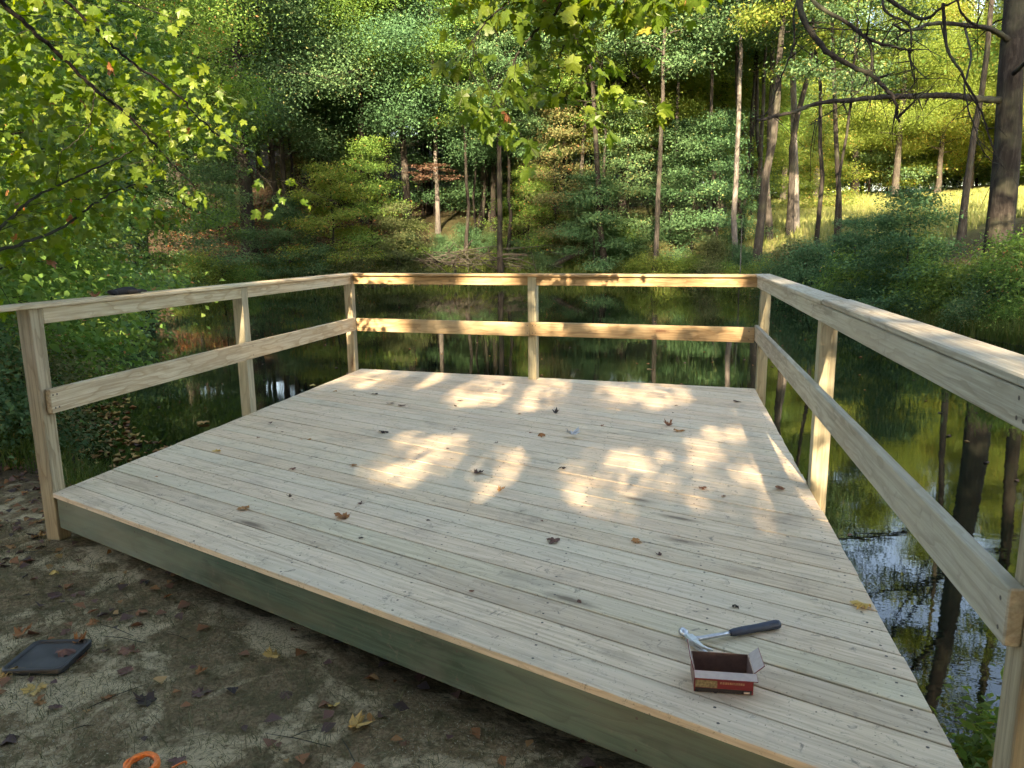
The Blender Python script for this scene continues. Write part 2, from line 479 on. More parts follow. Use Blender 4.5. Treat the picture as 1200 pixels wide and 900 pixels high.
tag(link('ground', np_mesh('ground', np.stack([gxf, gyf, GZ], -1), GF, True, {'meadow': meadow, 'bare': bare, 'grassy': np.maximum(grassy, 0.55 * undergrowth)}), M_GROUND), kind='structure')

# ------------------------------------------------------------------ pond water
g = N('pond_water')
wp = g.n('NewGeometry').outputs['Position']
r1 = g.noise(g.mapping(wp, (1, 1, 1)), 1.1, 3, 0.5)
r2 = g.noise(g.mapping(wp, (1.0, 2.2, 1)), 6.0, 3, 0.5)
nb = g.bump(g.math('ADD', r1, g.math('MULTIPLY', r2, 0.22)), 0.014, 0.10)
mur = g.ramp(g.noise(wp, 0.8, 4), [(0.3, (0.003, 0.005, 0.003)), (0.7, (0.007, 0.010, 0.005))])
g.principled(Base_Color=mur, Roughness=0.015, IOR=1.333, Normal=nb, Specular_IOR_Level=0.62)
M_WATER = g.m
wx = axis([(-26, 13, 40)]); wy = axis([(0.5, 39, 40)])
WX, WY = np.meshgrid(wx, wy, indexing='ij')
a, b = WX.shape
ii, jj = np.meshgrid(np.arange(a - 1), np.arange(b - 1), indexing='ij'); idx = (ii * b + jj).ravel()
tag(link('pond_water', np_mesh('pond_water', np.stack([WX.ravel(), WY.ravel(), np.zeros(a * b)], -1), np.stack([idx, idx + b, idx + b + 1, idx + 1], -1), True), M_WATER), kind='structure')

# ------------------------------------------------------------------ the deck
XL, XR = -3.435, 0.79
ANG = math.radians(-21.8)
U = Vector((math.cos(ANG), math.sin(ANG)))          # along the boards
NV = Vector((-math.sin(ANG), math.cos(ANG)))         # across the boards, away from the camera
FL = Vector((XL, 3.415)); BL = Vector((XL, 7.78)); BR = Vector((XR, 7.262))
FR = Vector((XR, FL.y + (XR - XL) * math.tan(ANG)))
deck = empty('wooden_deck', (0, 0, 0))
tag(deck, 'pale new timber deck with two-rail railing standing over the pond', 'deck')


def clip(poly, nrm, c):
    """keep the side where nrm . p <= c"""
    out = []
    for i in range(len(poly)):
        p, q = poly[i], poly[(i + 1) % len(poly)]
        dp, dq = nrm.dot(p) - c, nrm.dot(q) - c
        if dp <= 0: out.append(p)
        if dp * dq < 0: out.append(p + (q - p) * (dp / (dp - dq)))
    return out


def inset(poly, d):
    n = len(poly); out = []
    for i in range(n):
        a, b, c = poly[i - 1], poly[i], poly[(i + 1) % n]
        e1 = (b - a).normalized(); e2 = (c - b).normalized()
        n1 = Vector((-e1.y, e1.x)); n2 = Vector((-e2.y, e2.x))
        k = n1 + n2
        out.append(b + k * (d / max(0.3, 1 + n1.dot(n2))))
    return out


BACK_D = (BR - BL).normalized(); BACK_N = Vector((-BACK_D.y, BACK_D.x))
W_BOARD, GAP = 0.1375, 0.0082
n0 = NV.dot(FL)
i = 0
while True:
    a = n0 + i * (W_BOARD + GAP); b = a + W_BOARD
    big = 8.0
    poly = [U * -big + NV * a, U * big + NV * a, U * big + NV * b, U * -big + NV * b]
    poly = clip(poly, Vector((1, 0)), XR + random.uniform(-0.003, 0.003))
    poly = clip(poly, Vector((-1, 0)), -XL + random.uniform(-0.003, 0.003)) if len(poly) > 2 else []
    poly = clip(poly, BACK_N, BACK_N.dot(BL)) if len(poly) > 2 else []
    if len(poly) < 3: break
    cen = sum(poly, Vector((0, 0))) / len(poly)
    R2 = Matrix.Rotation(-ANG, 2)
    loc = [R2 @ (p - cen) for p in poly]
    if max(p.x for p in loc) - min(p.x for p in loc) > 0.12:
        top = inset(loc, 0.0018)
        th = 0.0255; c = 0.0016
        k = len(loc)
        V = [(p.x, p.y, -th) for p in loc] + [(p.x, p.y, -c) for p in loc] + [(p.x, p.y, 0) for p in top]
        F = [tuple(range(k))[::-1], tuple(range(2 * k, 3 * k))]
        for q in range(k):
            r = (q + 1) % k
            F += [(q, r, k + r, k + q), (k + q, k + r, 2 * k + r, 2 * k + q)]
        link('deck_board', py_mesh('deck_board', V, F), M_DECK, deck,
             (cen.x, cen.y, DECK + random.uniform(-0.0015, 0.0008)), (random.uniform(-0.004, 0.004), 0, ANG))
    i += 1
N_BOARDS = i

# nail heads in pairs over the joists: too small to pick apart
nb_ = MB()
joist_x = [XL + 0.05] + [XL + 0.05 + k * 0.59 for k in range(1, 7)] + [XR - 0.06]
for k in range(N_BOARDS):
    for jx in joist_x:
        for f in (0.22, 0.78):
            nn = n0 + k * (W_BOARD + GAP) + W_BOARD * f + random.uniform(-0.01, 0.01)
            x = jx + random.uniform(-0.012, 0.012)
            y = (nn - NV.x * x) / NV.y
            if BACK_N.dot(Vector((x, y))) > BACK_N.dot(BL) - 0.03: continue
            r = 0.0054
            nb_.add([(x + r * math.cos(t), y + r * math.sin(t), DECK + 0.0014) for t in (0, 1.05, 2.09, 3.14, 4.19, 5.24)], [(0, 1, 2, 3, 4, 5)])
tag(nb_.build('nail_heads', M_NAIL, deck), kind='stuff')


def beam(name, p0, p1, w, h, ztop, m, c=0.004, lift=0.0):
    """board standing on edge between two plan points; w is thickness, h height"""
    p0 = Vector(p0); p1 = Vector(p1); d = p1 - p0; L = d.length
    b = MB(); b.box(-L / 2, L / 2, -w / 2, w / 2, -h / 2, h / 2, c)
    return b.build(name, m, deck, False, ((p0.x + p1.x) / 2, (p0.y + p1.y) / 2, ztop - h / 2), (0, lift, math.atan2(d.y, d.x)))


ZU = DECK - 0.0265
# front fascia, set back under the nosing of the first board
fo = NV * 0.030
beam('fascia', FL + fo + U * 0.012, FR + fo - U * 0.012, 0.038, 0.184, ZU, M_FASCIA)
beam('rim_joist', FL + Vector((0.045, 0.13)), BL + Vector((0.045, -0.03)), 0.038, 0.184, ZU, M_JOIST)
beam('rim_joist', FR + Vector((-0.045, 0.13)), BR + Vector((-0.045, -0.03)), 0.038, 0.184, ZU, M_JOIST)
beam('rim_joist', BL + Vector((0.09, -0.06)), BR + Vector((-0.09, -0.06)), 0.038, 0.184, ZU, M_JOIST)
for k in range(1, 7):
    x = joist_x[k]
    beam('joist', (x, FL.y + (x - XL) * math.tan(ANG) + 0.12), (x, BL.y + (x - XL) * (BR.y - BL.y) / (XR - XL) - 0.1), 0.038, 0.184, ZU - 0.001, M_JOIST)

PW = 0.089


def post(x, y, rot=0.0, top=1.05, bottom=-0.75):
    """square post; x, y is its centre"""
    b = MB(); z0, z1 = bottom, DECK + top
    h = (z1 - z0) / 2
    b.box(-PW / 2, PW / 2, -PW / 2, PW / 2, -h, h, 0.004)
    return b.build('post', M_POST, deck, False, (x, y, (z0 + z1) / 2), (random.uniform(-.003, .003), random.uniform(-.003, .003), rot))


BANG = math.atan2(BACK_D.y, BACK_D.x)
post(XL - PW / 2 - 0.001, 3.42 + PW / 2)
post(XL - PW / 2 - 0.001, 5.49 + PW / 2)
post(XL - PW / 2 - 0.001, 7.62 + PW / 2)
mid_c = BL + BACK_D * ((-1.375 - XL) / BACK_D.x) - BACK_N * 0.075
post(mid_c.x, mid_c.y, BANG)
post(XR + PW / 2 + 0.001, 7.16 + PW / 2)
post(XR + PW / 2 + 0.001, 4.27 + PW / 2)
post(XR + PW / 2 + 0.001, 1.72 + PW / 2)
RT = 0.038
TOP_Z, CAP = DECK + 1.052, 0.026
# left side: upper rails between the posts, lower rail across their faces
xl = XL - RT / 2 - 0.004
beam('upper_rail', (xl, 3.42 + PW + 0.001), (xl, 5.489), RT, 0.089, TOP_Z - 0.001, M_RAIL_L)
beam('upper_rail', (xl, 5.49 + PW + 0.001), (xl, 7.619), RT, 0.089, TOP_Z - 0.001, M_RAIL_L)
beam('lower_rail', (XL + RT / 2 + 0.001, 3.445), (XL + RT / 2 + 0.001, 7.60), RT, 0.14, DECK + 0.600, M_RAIL_L)
# back: lower rail in two lengths butted at the middle post, upper rails between the posts
pf = mid_c - BACK_N * (PW / 2 + RT / 2 + 0.001)


def on_back(x, off): return pf + BACK_D * ((x - pf.x) / BACK_D.x) + BACK_N * off


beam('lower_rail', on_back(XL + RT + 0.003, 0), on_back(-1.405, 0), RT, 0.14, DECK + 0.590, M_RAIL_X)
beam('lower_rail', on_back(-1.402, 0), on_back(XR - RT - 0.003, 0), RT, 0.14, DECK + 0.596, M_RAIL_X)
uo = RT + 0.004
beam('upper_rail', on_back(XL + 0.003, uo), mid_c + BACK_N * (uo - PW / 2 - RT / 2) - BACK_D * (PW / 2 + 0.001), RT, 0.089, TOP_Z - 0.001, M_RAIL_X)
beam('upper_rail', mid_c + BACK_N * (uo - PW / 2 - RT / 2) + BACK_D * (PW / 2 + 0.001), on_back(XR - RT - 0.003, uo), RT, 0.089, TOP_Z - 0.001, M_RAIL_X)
# right side: both rails nailed to the inner faces of the posts
xr = XR - RT / 2 - 0.0005
beam('upper_rail', (xr, 1.752), (xr, 4.328), RT, 0.089, TOP_Z - 0.001, M_RAIL_R)
beam('upper_rail', (xr, 4.333), (xr, 7.255), RT, 0.089, TOP_Z - 0.0015, M_RAIL_R)
beam('lower_rail', (xr, 1.735), (xr, 7.20), RT, 0.14, DECK + 0.610, M_RAIL_R, lift=-0.0005)


def cap_board(p0, p1, w, z, m, tw=0.0):
    p0 = Vector(p0); p1 = Vector(p1); d = p1 - p0; L = d.length
    b = MB(); b.box(-L / 2, L / 2, -w / 2, w / 2, 0, CAP, 0.005)
    return b.build('rail_cap', m, deck, False, ((p0.x + p1.x) / 2, (p0.y + p1.y) / 2, z), (tw, 0, math.atan2(d.y, d.x)))


cap_board((XL - 0.045, 2.45), (XL - 0.045, 7.80), 0.14, TOP_Z + 0.0005, M_RAIL_L)
cap_board(on_back(XL + 0.028, 0.05), on_back(XR - 0.045, 0.05), 0.14, TOP_Z + 0.0005, M_RAIL_X)
cap_board((XR + 0.020, 4.06), (XR + 0.020, 7.31), 0.14, TOP_Z + 0.0005, M_RAIL_R)
cap_board((XR + 0.027, 0.75), (XR + 0.027, 4.055), 0.14, TOP_Z + 0.0035, M_RAIL_R)

rn = MB()


def nail(p, u, r=0.0062):
    u = Vector(u).normalized(); w = Vector((0, 0, 1))
    rn.add([Vector(p) + (u * math.cos(t) + w * math.sin(t)) * r for t in (0, 1.05, 2.09, 3.14, 4.19, 5.24)], [(0, 1, 2, 3, 4, 5)])


for yy in (1.765, 1.80, 4.30, 4.36, 7.20):
    for zz in (0.985, 1.03): nail((xr - RT / 2 - 0.0008, yy + random.uniform(-.006, .006), DECK + zz), (0, 1, 0))
for yy in (1.765, 4.31, 7.17):
    for zz in (0.50, 0.57): nail((xr - RT / 2 - 0.0008, yy + random.uniform(-.006, .006), DECK + zz), (0, 1, 0))
for yy in (3.465, 3.495, 5.53, 7.57):
    for zz in (0.49, 0.565): nail((XL + RT + 0.0019, yy + random.uniform(-.006, .006), DECK + zz), (0, 1, 0))
for xx in (-3.36, -1.43, -1.375, -1.345, 0.70):
    for zz in (0.485, 0.56):
        q = on_back(xx, -RT / 2 - 0.0009); nail((q.x, q.y, DECK + zz), (BACK_D.x, BACK_D.y, 0))
for k in range(7):
    for zz in (-0.06, -0.17):
        q = FL + fo + U * (0.12 + k * 0.70) - NV * 0.0200
        nail((q.x, q.y, DECK + zz), (U.x, U.y, 0), 0.005)
tag(rn.build('rail_nails', M_NAIL, deck), kind='stuff')

# ------------------------------------------------------------------ trees: shapes
def unit(v): return v / (np.linalg.norm(v, axis=-1, keepdims=True) + 1e-9)


def leaf_quads(P, A, Nn, L, W, fold=0.25):
    """one folded four-cornered blade per point: P base, A axis, Nn face normal"""
    A = unit(A); B = unit(np.cross(Nn, A)); Nn = np.cross(A, B)
    L = L[:, None]; W = W[:, None]
    v0 = P
    v1 = P + A * L * 0.45 + B * W * 0.5 + Nn * W * fold
    v2 = P + A * L - Nn * L * 0.10
    v3 = P + A * L * 0.45 - B * W * 0.5 + Nn * W * fold
    V = np.stack([v0, v1, v2, v3], 1).reshape(-1, 3)
    F = np.arange(len(P) * 4).reshape(-1, 4)
    return V, F


class Tree:
    def __init__(s, seed, H, r0, base, crown_r, limbs, leaves, leaf=0.16, shape=0.55, rise=0.7, droop=0.35, lean=0.0, spray=(0.42, 0.20), twigs=6, stems=1, wobble=0.02, layered=0.0, leaf_w=0.62, limb=1.0):
        r = np.random.default_rng(seed); s.r = r
        TV, TF, nT = [], [], 0
        def put(P, R, n):
            nonlocal nT
            V, F = tube(P, R, n); TV.append(V); TF.append(F + nT); nT += len(V)
        cen, cw = [], []
        for st in range(stems):
            az0 = r.uniform(0, 2 * PI)
            hh = H * (1 if st == 0 else r.uniform(0.65, 0.98)); rr = r0 * (1 if st == 0 else r.uniform(0.5, 0.9))
            sp = 0 if stems == 1 else 0.28 * r.uniform(0.4, 1.3)
            n = 14; t = np.linspace(0, 1, n)
            wob = np.cumsum(r.normal(0, wobble * hh / n * 2.2, (n, 2)), 0); wob -= wob[0]
            P = np.stack([wob[:, 0] + (lean + sp * math.cos(az0)) * hh * t ** 1.1 + (0.05 * math.cos(az0) if stems > 1 else 0),
                          wob[:, 1] + sp * math.sin(az0) * hh * t ** 1.1, t * hh * (0.92 if stems > 1 else 1) - 0.25 * (1 - t)], -1)
            R = rr * ((1 - t) ** 0.75 * 0.93 + 0.03); R[0] *= 1.45; R[1] *= 1.06
            put(P, R, 10 if rr > 0.1 else 6)
            az = r.uniform(0, 6.28)
            for k in range(limbs):
                f = (k + r.uniform(0.1, 0.9)) / limbs
                tt = base + (0.97 - base) * f
                prof = (math.sin(PI * min(1, 0.16 + 0.84 * f) ** shape)) ** 0.7 if f < 0.999 else 0.3
                Lb = crown_r * max(0.22, prof) * r.uniform(0.7, 1.15)
                az += 2.4 + r.normal(0, 0.35)
                p0 = np.array([np.interp(tt, t, P[:, q]) for q in range(3)])
                rl = min(0.42 * np.interp(tt, t, R), 0.03 + 0.016 * Lb) * limb
                up = rise * (0.45 + 0.9 * f) * r.uniform(0.7, 1.3)
                m = 7; u = np.linspace(0, 1, m)
                jit = np.cumsum(r.normal(0, 0.05 * Lb, (m, 3)), 0); jit -= jit[0]
                d = np.array([math.cos(az), math.sin(az)])
                Q = np.stack([p0[0] + d[0] * Lb * u, p0[1] + d[1] * Lb * u, p0[2] + Lb * (up * u - droop * u * u)], -1) + jit * u[:, None]
                put(Q, rl * (1 - 0.88 * u), 6 if rl > 0.03 else 4)
                for w in range(twigs):
                    g0 = r.uniform(0.22, 1.0) if w else 1.0
                    q0 = np.array([np.interp(g0, u, Q[:, q]) for q in range(3)])
                    Lt = Lb * r.uniform(0.22, 0.48) * (1.15 - 0.5 * g0)
                    a2 = az + r.normal(0, 0.9) + (0.8 if w % 2 else -0.8) * (1 if w else 0)
                    z2 = r.normal(0.12 if not layered else 0.02, 0.28 * (1 - 0.7 * layered))
                    u2 = np.linspace(0, 1, 4)
                    Q2 = np.stack([q0[0] + math.cos(a2) * Lt * u2, q0[1] + math.sin(a2) * Lt * u2, q0[2] + Lt * (z2 * u2 - 0.22 * u2 * u2)], -1)
                    if rl > 0.012: put(Q2, np.maximum(0.004, rl * 0.28 * (1 - 0.8 * u2)), 3)
                    kk = 3 + int(Lt * 1.3)
                    for e in np.linspace(0.25, 1.0, kk):
                        cen.append([np.interp(e, u2, Q2[:, q]) for q in range(3)]); cw.append(1.0)
        TV = np.concatenate(TV); TF = np.concatenate(TF)
        s.trunk = np_mesh('trunk', TV, TF, True)
        cen = np.array(cen); nC = len(cen)
        ci = r.integers(0, nC, leaves)
        sp_h, sp_v = spray
        off = r.normal(0, 1, (leaves, 3)) * np.array([sp_h, sp_h, sp_v])
        Pp = cen[ci] + off
        axis_h = np.array([cen[:, 0].mean(), cen[:, 1].mean()])
        out = np.stack([Pp[:, 0] - axis_h[0], Pp[:, 1] - axis_h[1], np.zeros(leaves)], -1)
        A = unit(unit(out) * 0.6 + r.normal(0, 0.75, (leaves, 3)) * np.array([1, 1, 0.55]) + np.array([0, 0, -0.28]))
        Nn = unit(np.array([0, 0, 1.0]) + unit(out) * 0.45 + r.normal(0, 0.48, (leaves, 3)))
        Ls = leaf * r.uniform(0.65, 1.3, leaves)
        V, F = leaf_quads(Pp, A, Nn, Ls, Ls * leaf_w * r.uniform(0.8, 1.2, leaves))
        ct = r.normal(0, 0.13, nC)
        tint = np.clip(0.42 + ct[ci] + r.normal(0, 0.14, leaves) + (r.random(leaves) > 0.985) * 0.5, 0, 1)
        s.leafV, s.leafF, s.tint = V, F, np.repeat(tint, 4)
        s._crown = None
    @property
    def crown(s):
        if s._crown is None: s._crown = np_mesh('crown', s.leafV, s.leafF, False, {'tint': s.tint})
        return s._crown


def on_land(x, y, want):
    for q in range(60):
        if pond_dist(np.array([x]), np.array([y]))[0] > want: break
        x -= 0.15 if x < -3 and y < 30 else 0.0; y += 0.0 if x < -3 and y < 30 else 0.15
    return x, y


def plant(T, name, x, y, label, cat, bark, leafm, scale=1.0, rotz=None, lean=(0, 0), group=None, dz=0.0, thick=1.0, part='trunk', sz=1.0):
    if cat != 'plant': x, y = on_land(x, y, 0.25)
    o = empty(name, (x, y, gz(x, y) - 0.05 + dz), (lean[0], lean[1], random.uniform(0, 6.28) if rotz is None else rotz))
    o.scale = (scale, scale, scale * sz)
    tag(o, label, cat, group)
    t = link(part, T.trunk, bark, o, slot='OBJECT')
    if thick != 1.0: t.scale = (thick, thick, 1)
    link('crown' if cat == 'tree' else 'foliage', T.crown, leafm, o, slot='OBJECT')
    return o


# kinds of trees and bushes
T_BIG = [Tree(1, 21, 0.34, 0.26, 5.4, 30, 105000, 0.13, spray=(0.80, 0.42), twigs=10),
         Tree(2, 19, 0.30, 0.22, 5.0, 32, 95000, 0.13, spray=(0.75, 0.36), twigs=10, layered=0.3),
         Tree(3, 23, 0.36, 0.32, 5.4, 32, 105000, 0.13, spray=(0.82, 0.42), twigs=10)]
T_SLIM = [Tree(11, 17, 0.15, 0.50, 2.6, 18, 16000, 0.125, spray=(0.40, 0.18), wobble=0.028),
          Tree(12, 16, 0.13, 0.46, 2.2, 16, 13000, 0.125, spray=(0.38, 0.16), wobble=0.045),
          Tree(13, 18, 0.17, 0.56, 2.8, 18, 16000, 0.125, spray=(0.40, 0.18), wobble=0.035)]
T_UNDER = [Tree(21, 6.5, 0.07, 0.12, 2.5, 20, 17000, 0.11, spray=(0.46, 0.13), layered=0.45, rise=0.35, droop=0.2),
           Tree(22, 5.0, 0.06, 0.08, 2.2, 18, 15000, 0.105, spray=(0.44, 0.14), layered=0.4, rise=0.4, droop=0.25),
           Tree(23, 8.0, 0.08, 0.14, 2.6, 22, 18000, 0.11, spray=(0.50, 0.14), layered=0.45, rise=0.3, droop=0.2)]
T_SHRUB = [Tree(31, 2.0, 0.025, 0.10, 0.85, 6, 6000, 0.078, spray=(0.26, 0.17), stems=5, twigs=4, droop=0.3),
           Tree(32, 1.5, 0.02, 0.08, 0.8, 5, 5200, 0.068, spray=(0.25, 0.15), stems=6, twigs=4, droop=0.4),
           Tree(33, 2.6, 0.03, 0.10, 1.0, 7, 7000, 0.085, spray=(0.30, 0.17), stems=5, twigs=4, layered=0.6)]
T_WEED = [Tree(41, 0.75, 0.008, 0.05, 0.30, 5, 900, 0.07, spray=(0.07, 0.06), stems=7, twigs=2, droop=0.3, leaf_w=0.45),
          Tree(42, 0.95, 0.009, 0.05, 0.36, 6, 1000, 0.075, spray=(0.08, 0.07), stems=6, twigs=2, droop=0.3, leaf_w=0.4)]

# ------------------------------------------------------------------ single trees one can point to on the far bank
# photo column, distance, kind, scale, thick, lean to the right, label, bark, leaves
NAMED = [
    (297, 40, T_BIG[0], 1.0, 1.25, 0.00, 'thick dark oak trunk on leafy slope above left railing', M_BARK_DARK, L_OAK),
    (517, 43, T_SLIM[0], 1.1, 1.0, 0.02, 'thin pale trunk rising from brush pile on far bank', M_BARK_PALE, L_BLUE),
    (578, 45, T_SLIM[1], 1.05, 1.1, 0.01, 'slender grey trunk on far bank left of middle post', M_BARK, L_BLUE),
    (714, 38, T_SLIM[2], 1.0, 1.15, -0.10, 'dark trunk leaning left below the hanging maple leaves', M_BARK_DARK, L_OAK),
    (771, 35, T_SLIM[0], 1.05, 1.0, -0.02, 'straight slim trunk with pale foot at the far waterline', M_BARK, L_OAK),
    (790, 40, T_SLIM[1], 1.15, 0.9, -0.01, 'very thin straight trunk just right of the pale-footed one', M_BARK, L_GLOW),
    (868, 34, T_SLIM[2], 0.95, 1.0, 0.0, 'grey trunk half hidden by leaves left of the meadow', M_BARK_PALE, L_OAK),
    (892, 32, T_SLIM[0], 1.1, 1.35, -0.02, 'stout trunk with bright flared foot at the meadow edge', M_BARK, L_OAK),
    (906, 37, T_SLIM[2], 1.0, 1.05, 0.02, 'upright brown trunk just right of the flared trunk', M_BARK, L_GLOW),
    (929, 37, T_SLIM[1], 1.1, 1.35, 0.05, 'left stem of the leaning pair before the meadow', M_BARK, L_GLOW),
    (934, 37.5, T_SLIM[0], 1.1, 1.3, 0.09, 'right stem of the leaning pair before the meadow', M_BARK_PALE, L_GLOW),
    (966, 31, T_SLIM[1], 0.9, 0.95, 0.07, 'dark thin trunk leaning right in front of the meadow', M_BARK_DARK, L_GLOW),
    (984, 27, T_SLIM[1], 0.8, 0.7, 0.02, 'thinnest upright sapling in front of the meadow', M_BARK_DARK, L_OAK),
    (988, 30, T_SLIM[2], 0.85, 0.85, 0.13, 'strongly leaning dark sapling in front of the meadow', M_BARK_DARK, L_GLOW),
    (1131, 27, T_SLIM[0], 0.85, 1.0, 0.03, 'slim grey trunk just left of the big oak', M_BARK, L_GLOW),
]
for px, D, T, s, th, ln, lab, bk, lf in NAMED:
    x, y = bearing(px, D)
    plant(T, 'slim_tree' if T in T_SLIM else 'oak_tree', x, y, lab, 'tree', bk, lf, s, None, (0, ln), None, 0, th * 0.85)

# ------------------------------------------------------------------ the wood behind them
k = 0
TONE = {'shade_leaves': 'blue-green', 'oak_leaves': 'mid green', 'maple_leaves': 'yellow-green', 'young_leaves': 'light green', 'olive_leaves': 'olive'}


def zone(px):
    for lim, w in ((120, 'at the far left'), (260, 'behind the left bank'), (360, 'above the left railing'), (450, 'above the back left corner'), (560, 'over the brush pile'), (640, 'behind the middle post'),
                   (720, 'below the hanging leaves'), (790, 'by the pale-footed trunk'), (850, 'left of the meadow gap'), (905, 'at the meadow corner'), (980, 'at the left end of the meadow'), (1080, 'at the middle of the meadow'), (1160, 'left of the big oak')):
        if px < lim: return w
    return 'behind the big oak'


ROW = ('front', 'second', 'third', 'last')
for ring, (D0, step, T_, jit) in enumerate([(45, 74, T_BIG, 2.0), (50, 70, T_BIG, 3.0), (62, 80, T_BIG, 4.0), (80, 62, T_BIG, 5.0)]):
    px = -160 + ring * 25
    while px < 905:
        D = D0 + random.uniform(-jit, jit) + (4 if px < 250 else 0)
        x, y = bearing(px + random.uniform(-18, 18), D)
        lf = random.choice([L_BLUE, L_OAK, L_OAK, L_BLUE, L_MAPLE] if px < 600 else [L_OAK, L_MAPLE, L_OAK, L_BLUE, L_GLOW])
        plant(T_[k % 3], 'forest_tree', x, y, 'tall %s tree in the %s row of the wood, %s' % (TONE[lf.name], ROW[ring], zone(px)), 'tree', random.choice([M_BARK, M_BARK_DARK]), lf, random.uniform(0.8, 1.05), None,
              (random.uniform(-.02, .02), random.uniform(-.02, .02)), 'trees of the dense wood beyond the pond', (0, 0, -2, -5)[ring], 0.7)
        k += 1; px += step * random.uniform(0.8, 1.2)
# far edge of the meadow
px = 830
while px < 1420:
    D = random.uniform(72, 86)
    x, y = bearing(px, D)
    lf = random.choice([L_GLOW, L_MAPLE, L_GLOW, L_OAK])
    plant(T_BIG[k % 3], 'meadow_edge_tree', x, y, 'sunlit %s tree along the far meadow edge, %s' % (TONE[lf.name], zone(px)), 'tree', M_BARK, lf, random.uniform(0.75, 1.05), None, (0, 0), 'trees along the far edge of the meadow')
    k += 1; px += random.uniform(34, 52)
px = 820
while px < 1450:
    x, y = bearing(px, random.uniform(98, 116))
    plant(T_BIG[k % 3], 'meadow_edge_tree', x, y, 'tree in the back row beyond the meadow, %s' % zone(px), 'tree', M_BARK, random.choice([L_OAK, L_MAPLE, L_GLOW]), random.uniform(0.95, 1.2), None, (0, 0), 'second row beyond the meadow', -4.5)
    k += 1; px += random.uniform(30, 44)
px = 850
while px < 1400:
    x, y = bearing(px, random.uniform(80, 92))
    plant(T_UNDER[k % 3], 'meadow_edge_bush', x, y, 'leafy bush under the far meadow trees, %s' % zone(px), 'bush', M_BARK_DARK, random.choice([L_GLOW, L_OAK, L_MAPLE]), random.uniform(1.4, 2.0), None, (0, 0), 'bushes at the far meadow edge')
    k += 1; px += random.uniform(16, 26)
# thin stems deep in the wood
for q in range(64):
    px = random.uniform(230, 900); D = random.uniform(37.5, 56) if px > 480 else random.uniform(43, 56)
    x, y = bearing(px, D)
    plant(T_SLIM[q % 3], 'slim_tree', x, y, 'thin forest stem in the shade of the wood, %s' % zone(px), 'tree', random.choice([M_BARK, M_BARK_DARK, M_BARK_DARK]), random.choice([L_OAK, L_BLUE, L_MAPLE]), random.uniform(0.7, 1.05), None, (random.uniform(-.04, .04), random.uniform(-.05, .05)), 'thin stems deep in the wood', 0, random.uniform(0.7, 1.2))
# low layered trees and bushes along the far bank
UND = [(395, 37.5, 0, 0.85, L_GLOW, 'bright yellow-green layered sapling over far bank, behind left back corner post'),
       (440, 39, 2, 0.85, L_MAPLE, 'broad sunlit understory tree left of the brush pile'),
       (468, 37.8, 1, 0.75, L_OLIVE, 'olive and yellow understory bush beside the brush pile'),
       (345, 38, 1, 0.75, L_OAK, 'dark green low sapling below the big oak trunk'),
       (262, 36, 0, 0.8, L_OAK, 'leafy sapling at left end of the far shore'),
       (622, 41, 1, 0.9, L_MAPLE, 'light green sapling above the middle railing post'),
       (560, 46, 0, 1.0, L_BLUE, 'shady blue-green sapling behind the brush pile'),
       (652, 41, 2, 0.95, L_OLIVE, 'rusty-tipped understory tree below the hanging leaves'),
       (700, 38.5, 1, 0.95, L_BLUE, 'dark blue-green bush overhanging the far waterline'),
       (738, 40, 2, 0.95, L_OAK, 'understory tree between the leaning and pale-footed trunks'),
       (815, 38.5, 0, 1.0, L_OAK, 'dense shady sapling right of the thin straight trunk'),
       (845, 37, 2, 0.85, L_BLUE, 'dark layered sapling left of the meadow gap'),
       (610, 47, 1, 1.2, L_OAK, 'dark spreading sapling deep behind the middle post'),
       (500, 48, 2, 1.1, L_BLUE, 'dark understory tree deep behind the pale trunk'),
       (590, 52, 2, 1.1, L_OAK, 'layered understory tree deep in the central shade'),
       (380, 48, 2, 1.2, L_OLIVE, 'yellowing understory tree high on the leafy slope'),
       (230, 41, 2, 1.1, L_OAK, 'understory tree high behind the left end of the pond'),
       (900, 45, 2, 0.9, L_GLOW, 'glowing young tree behind the trunks at meadow edge'),
       (960, 56, 1, 1.2, L_GLOW, 'pale sunlit bush at the back of the meadow gap')]
for px, D, q, s, lf, lab in UND:
    x, y = bearing(px, D)
    plant(T_UNDER[q], 'understory_tree', x, y, lab, 'tree', M_BARK_DARK, lf, s)
q_ = 0
for px in range(440, 900, 15):
    D = (40.5 if px < 720 else 40.5 - (px - 720) * 0.052) + random.uniform(-1.2, 1.2)
    x, y = bearing(px + random.uniform(-6, 6), D)
    plant(T_SHRUB[q_ % 3], 'bush', x, y, 'low leafy bush in the green fringe of the far bank, %s' % zone(px), 'bush', M_BARK_DARK, random.choice([L_OAK, L_BLUE, L_MAPLE, L_OLIVE]), random.uniform(0.5, 0.85), group='green fringe along the far bank', part='stems'); q_ += 1
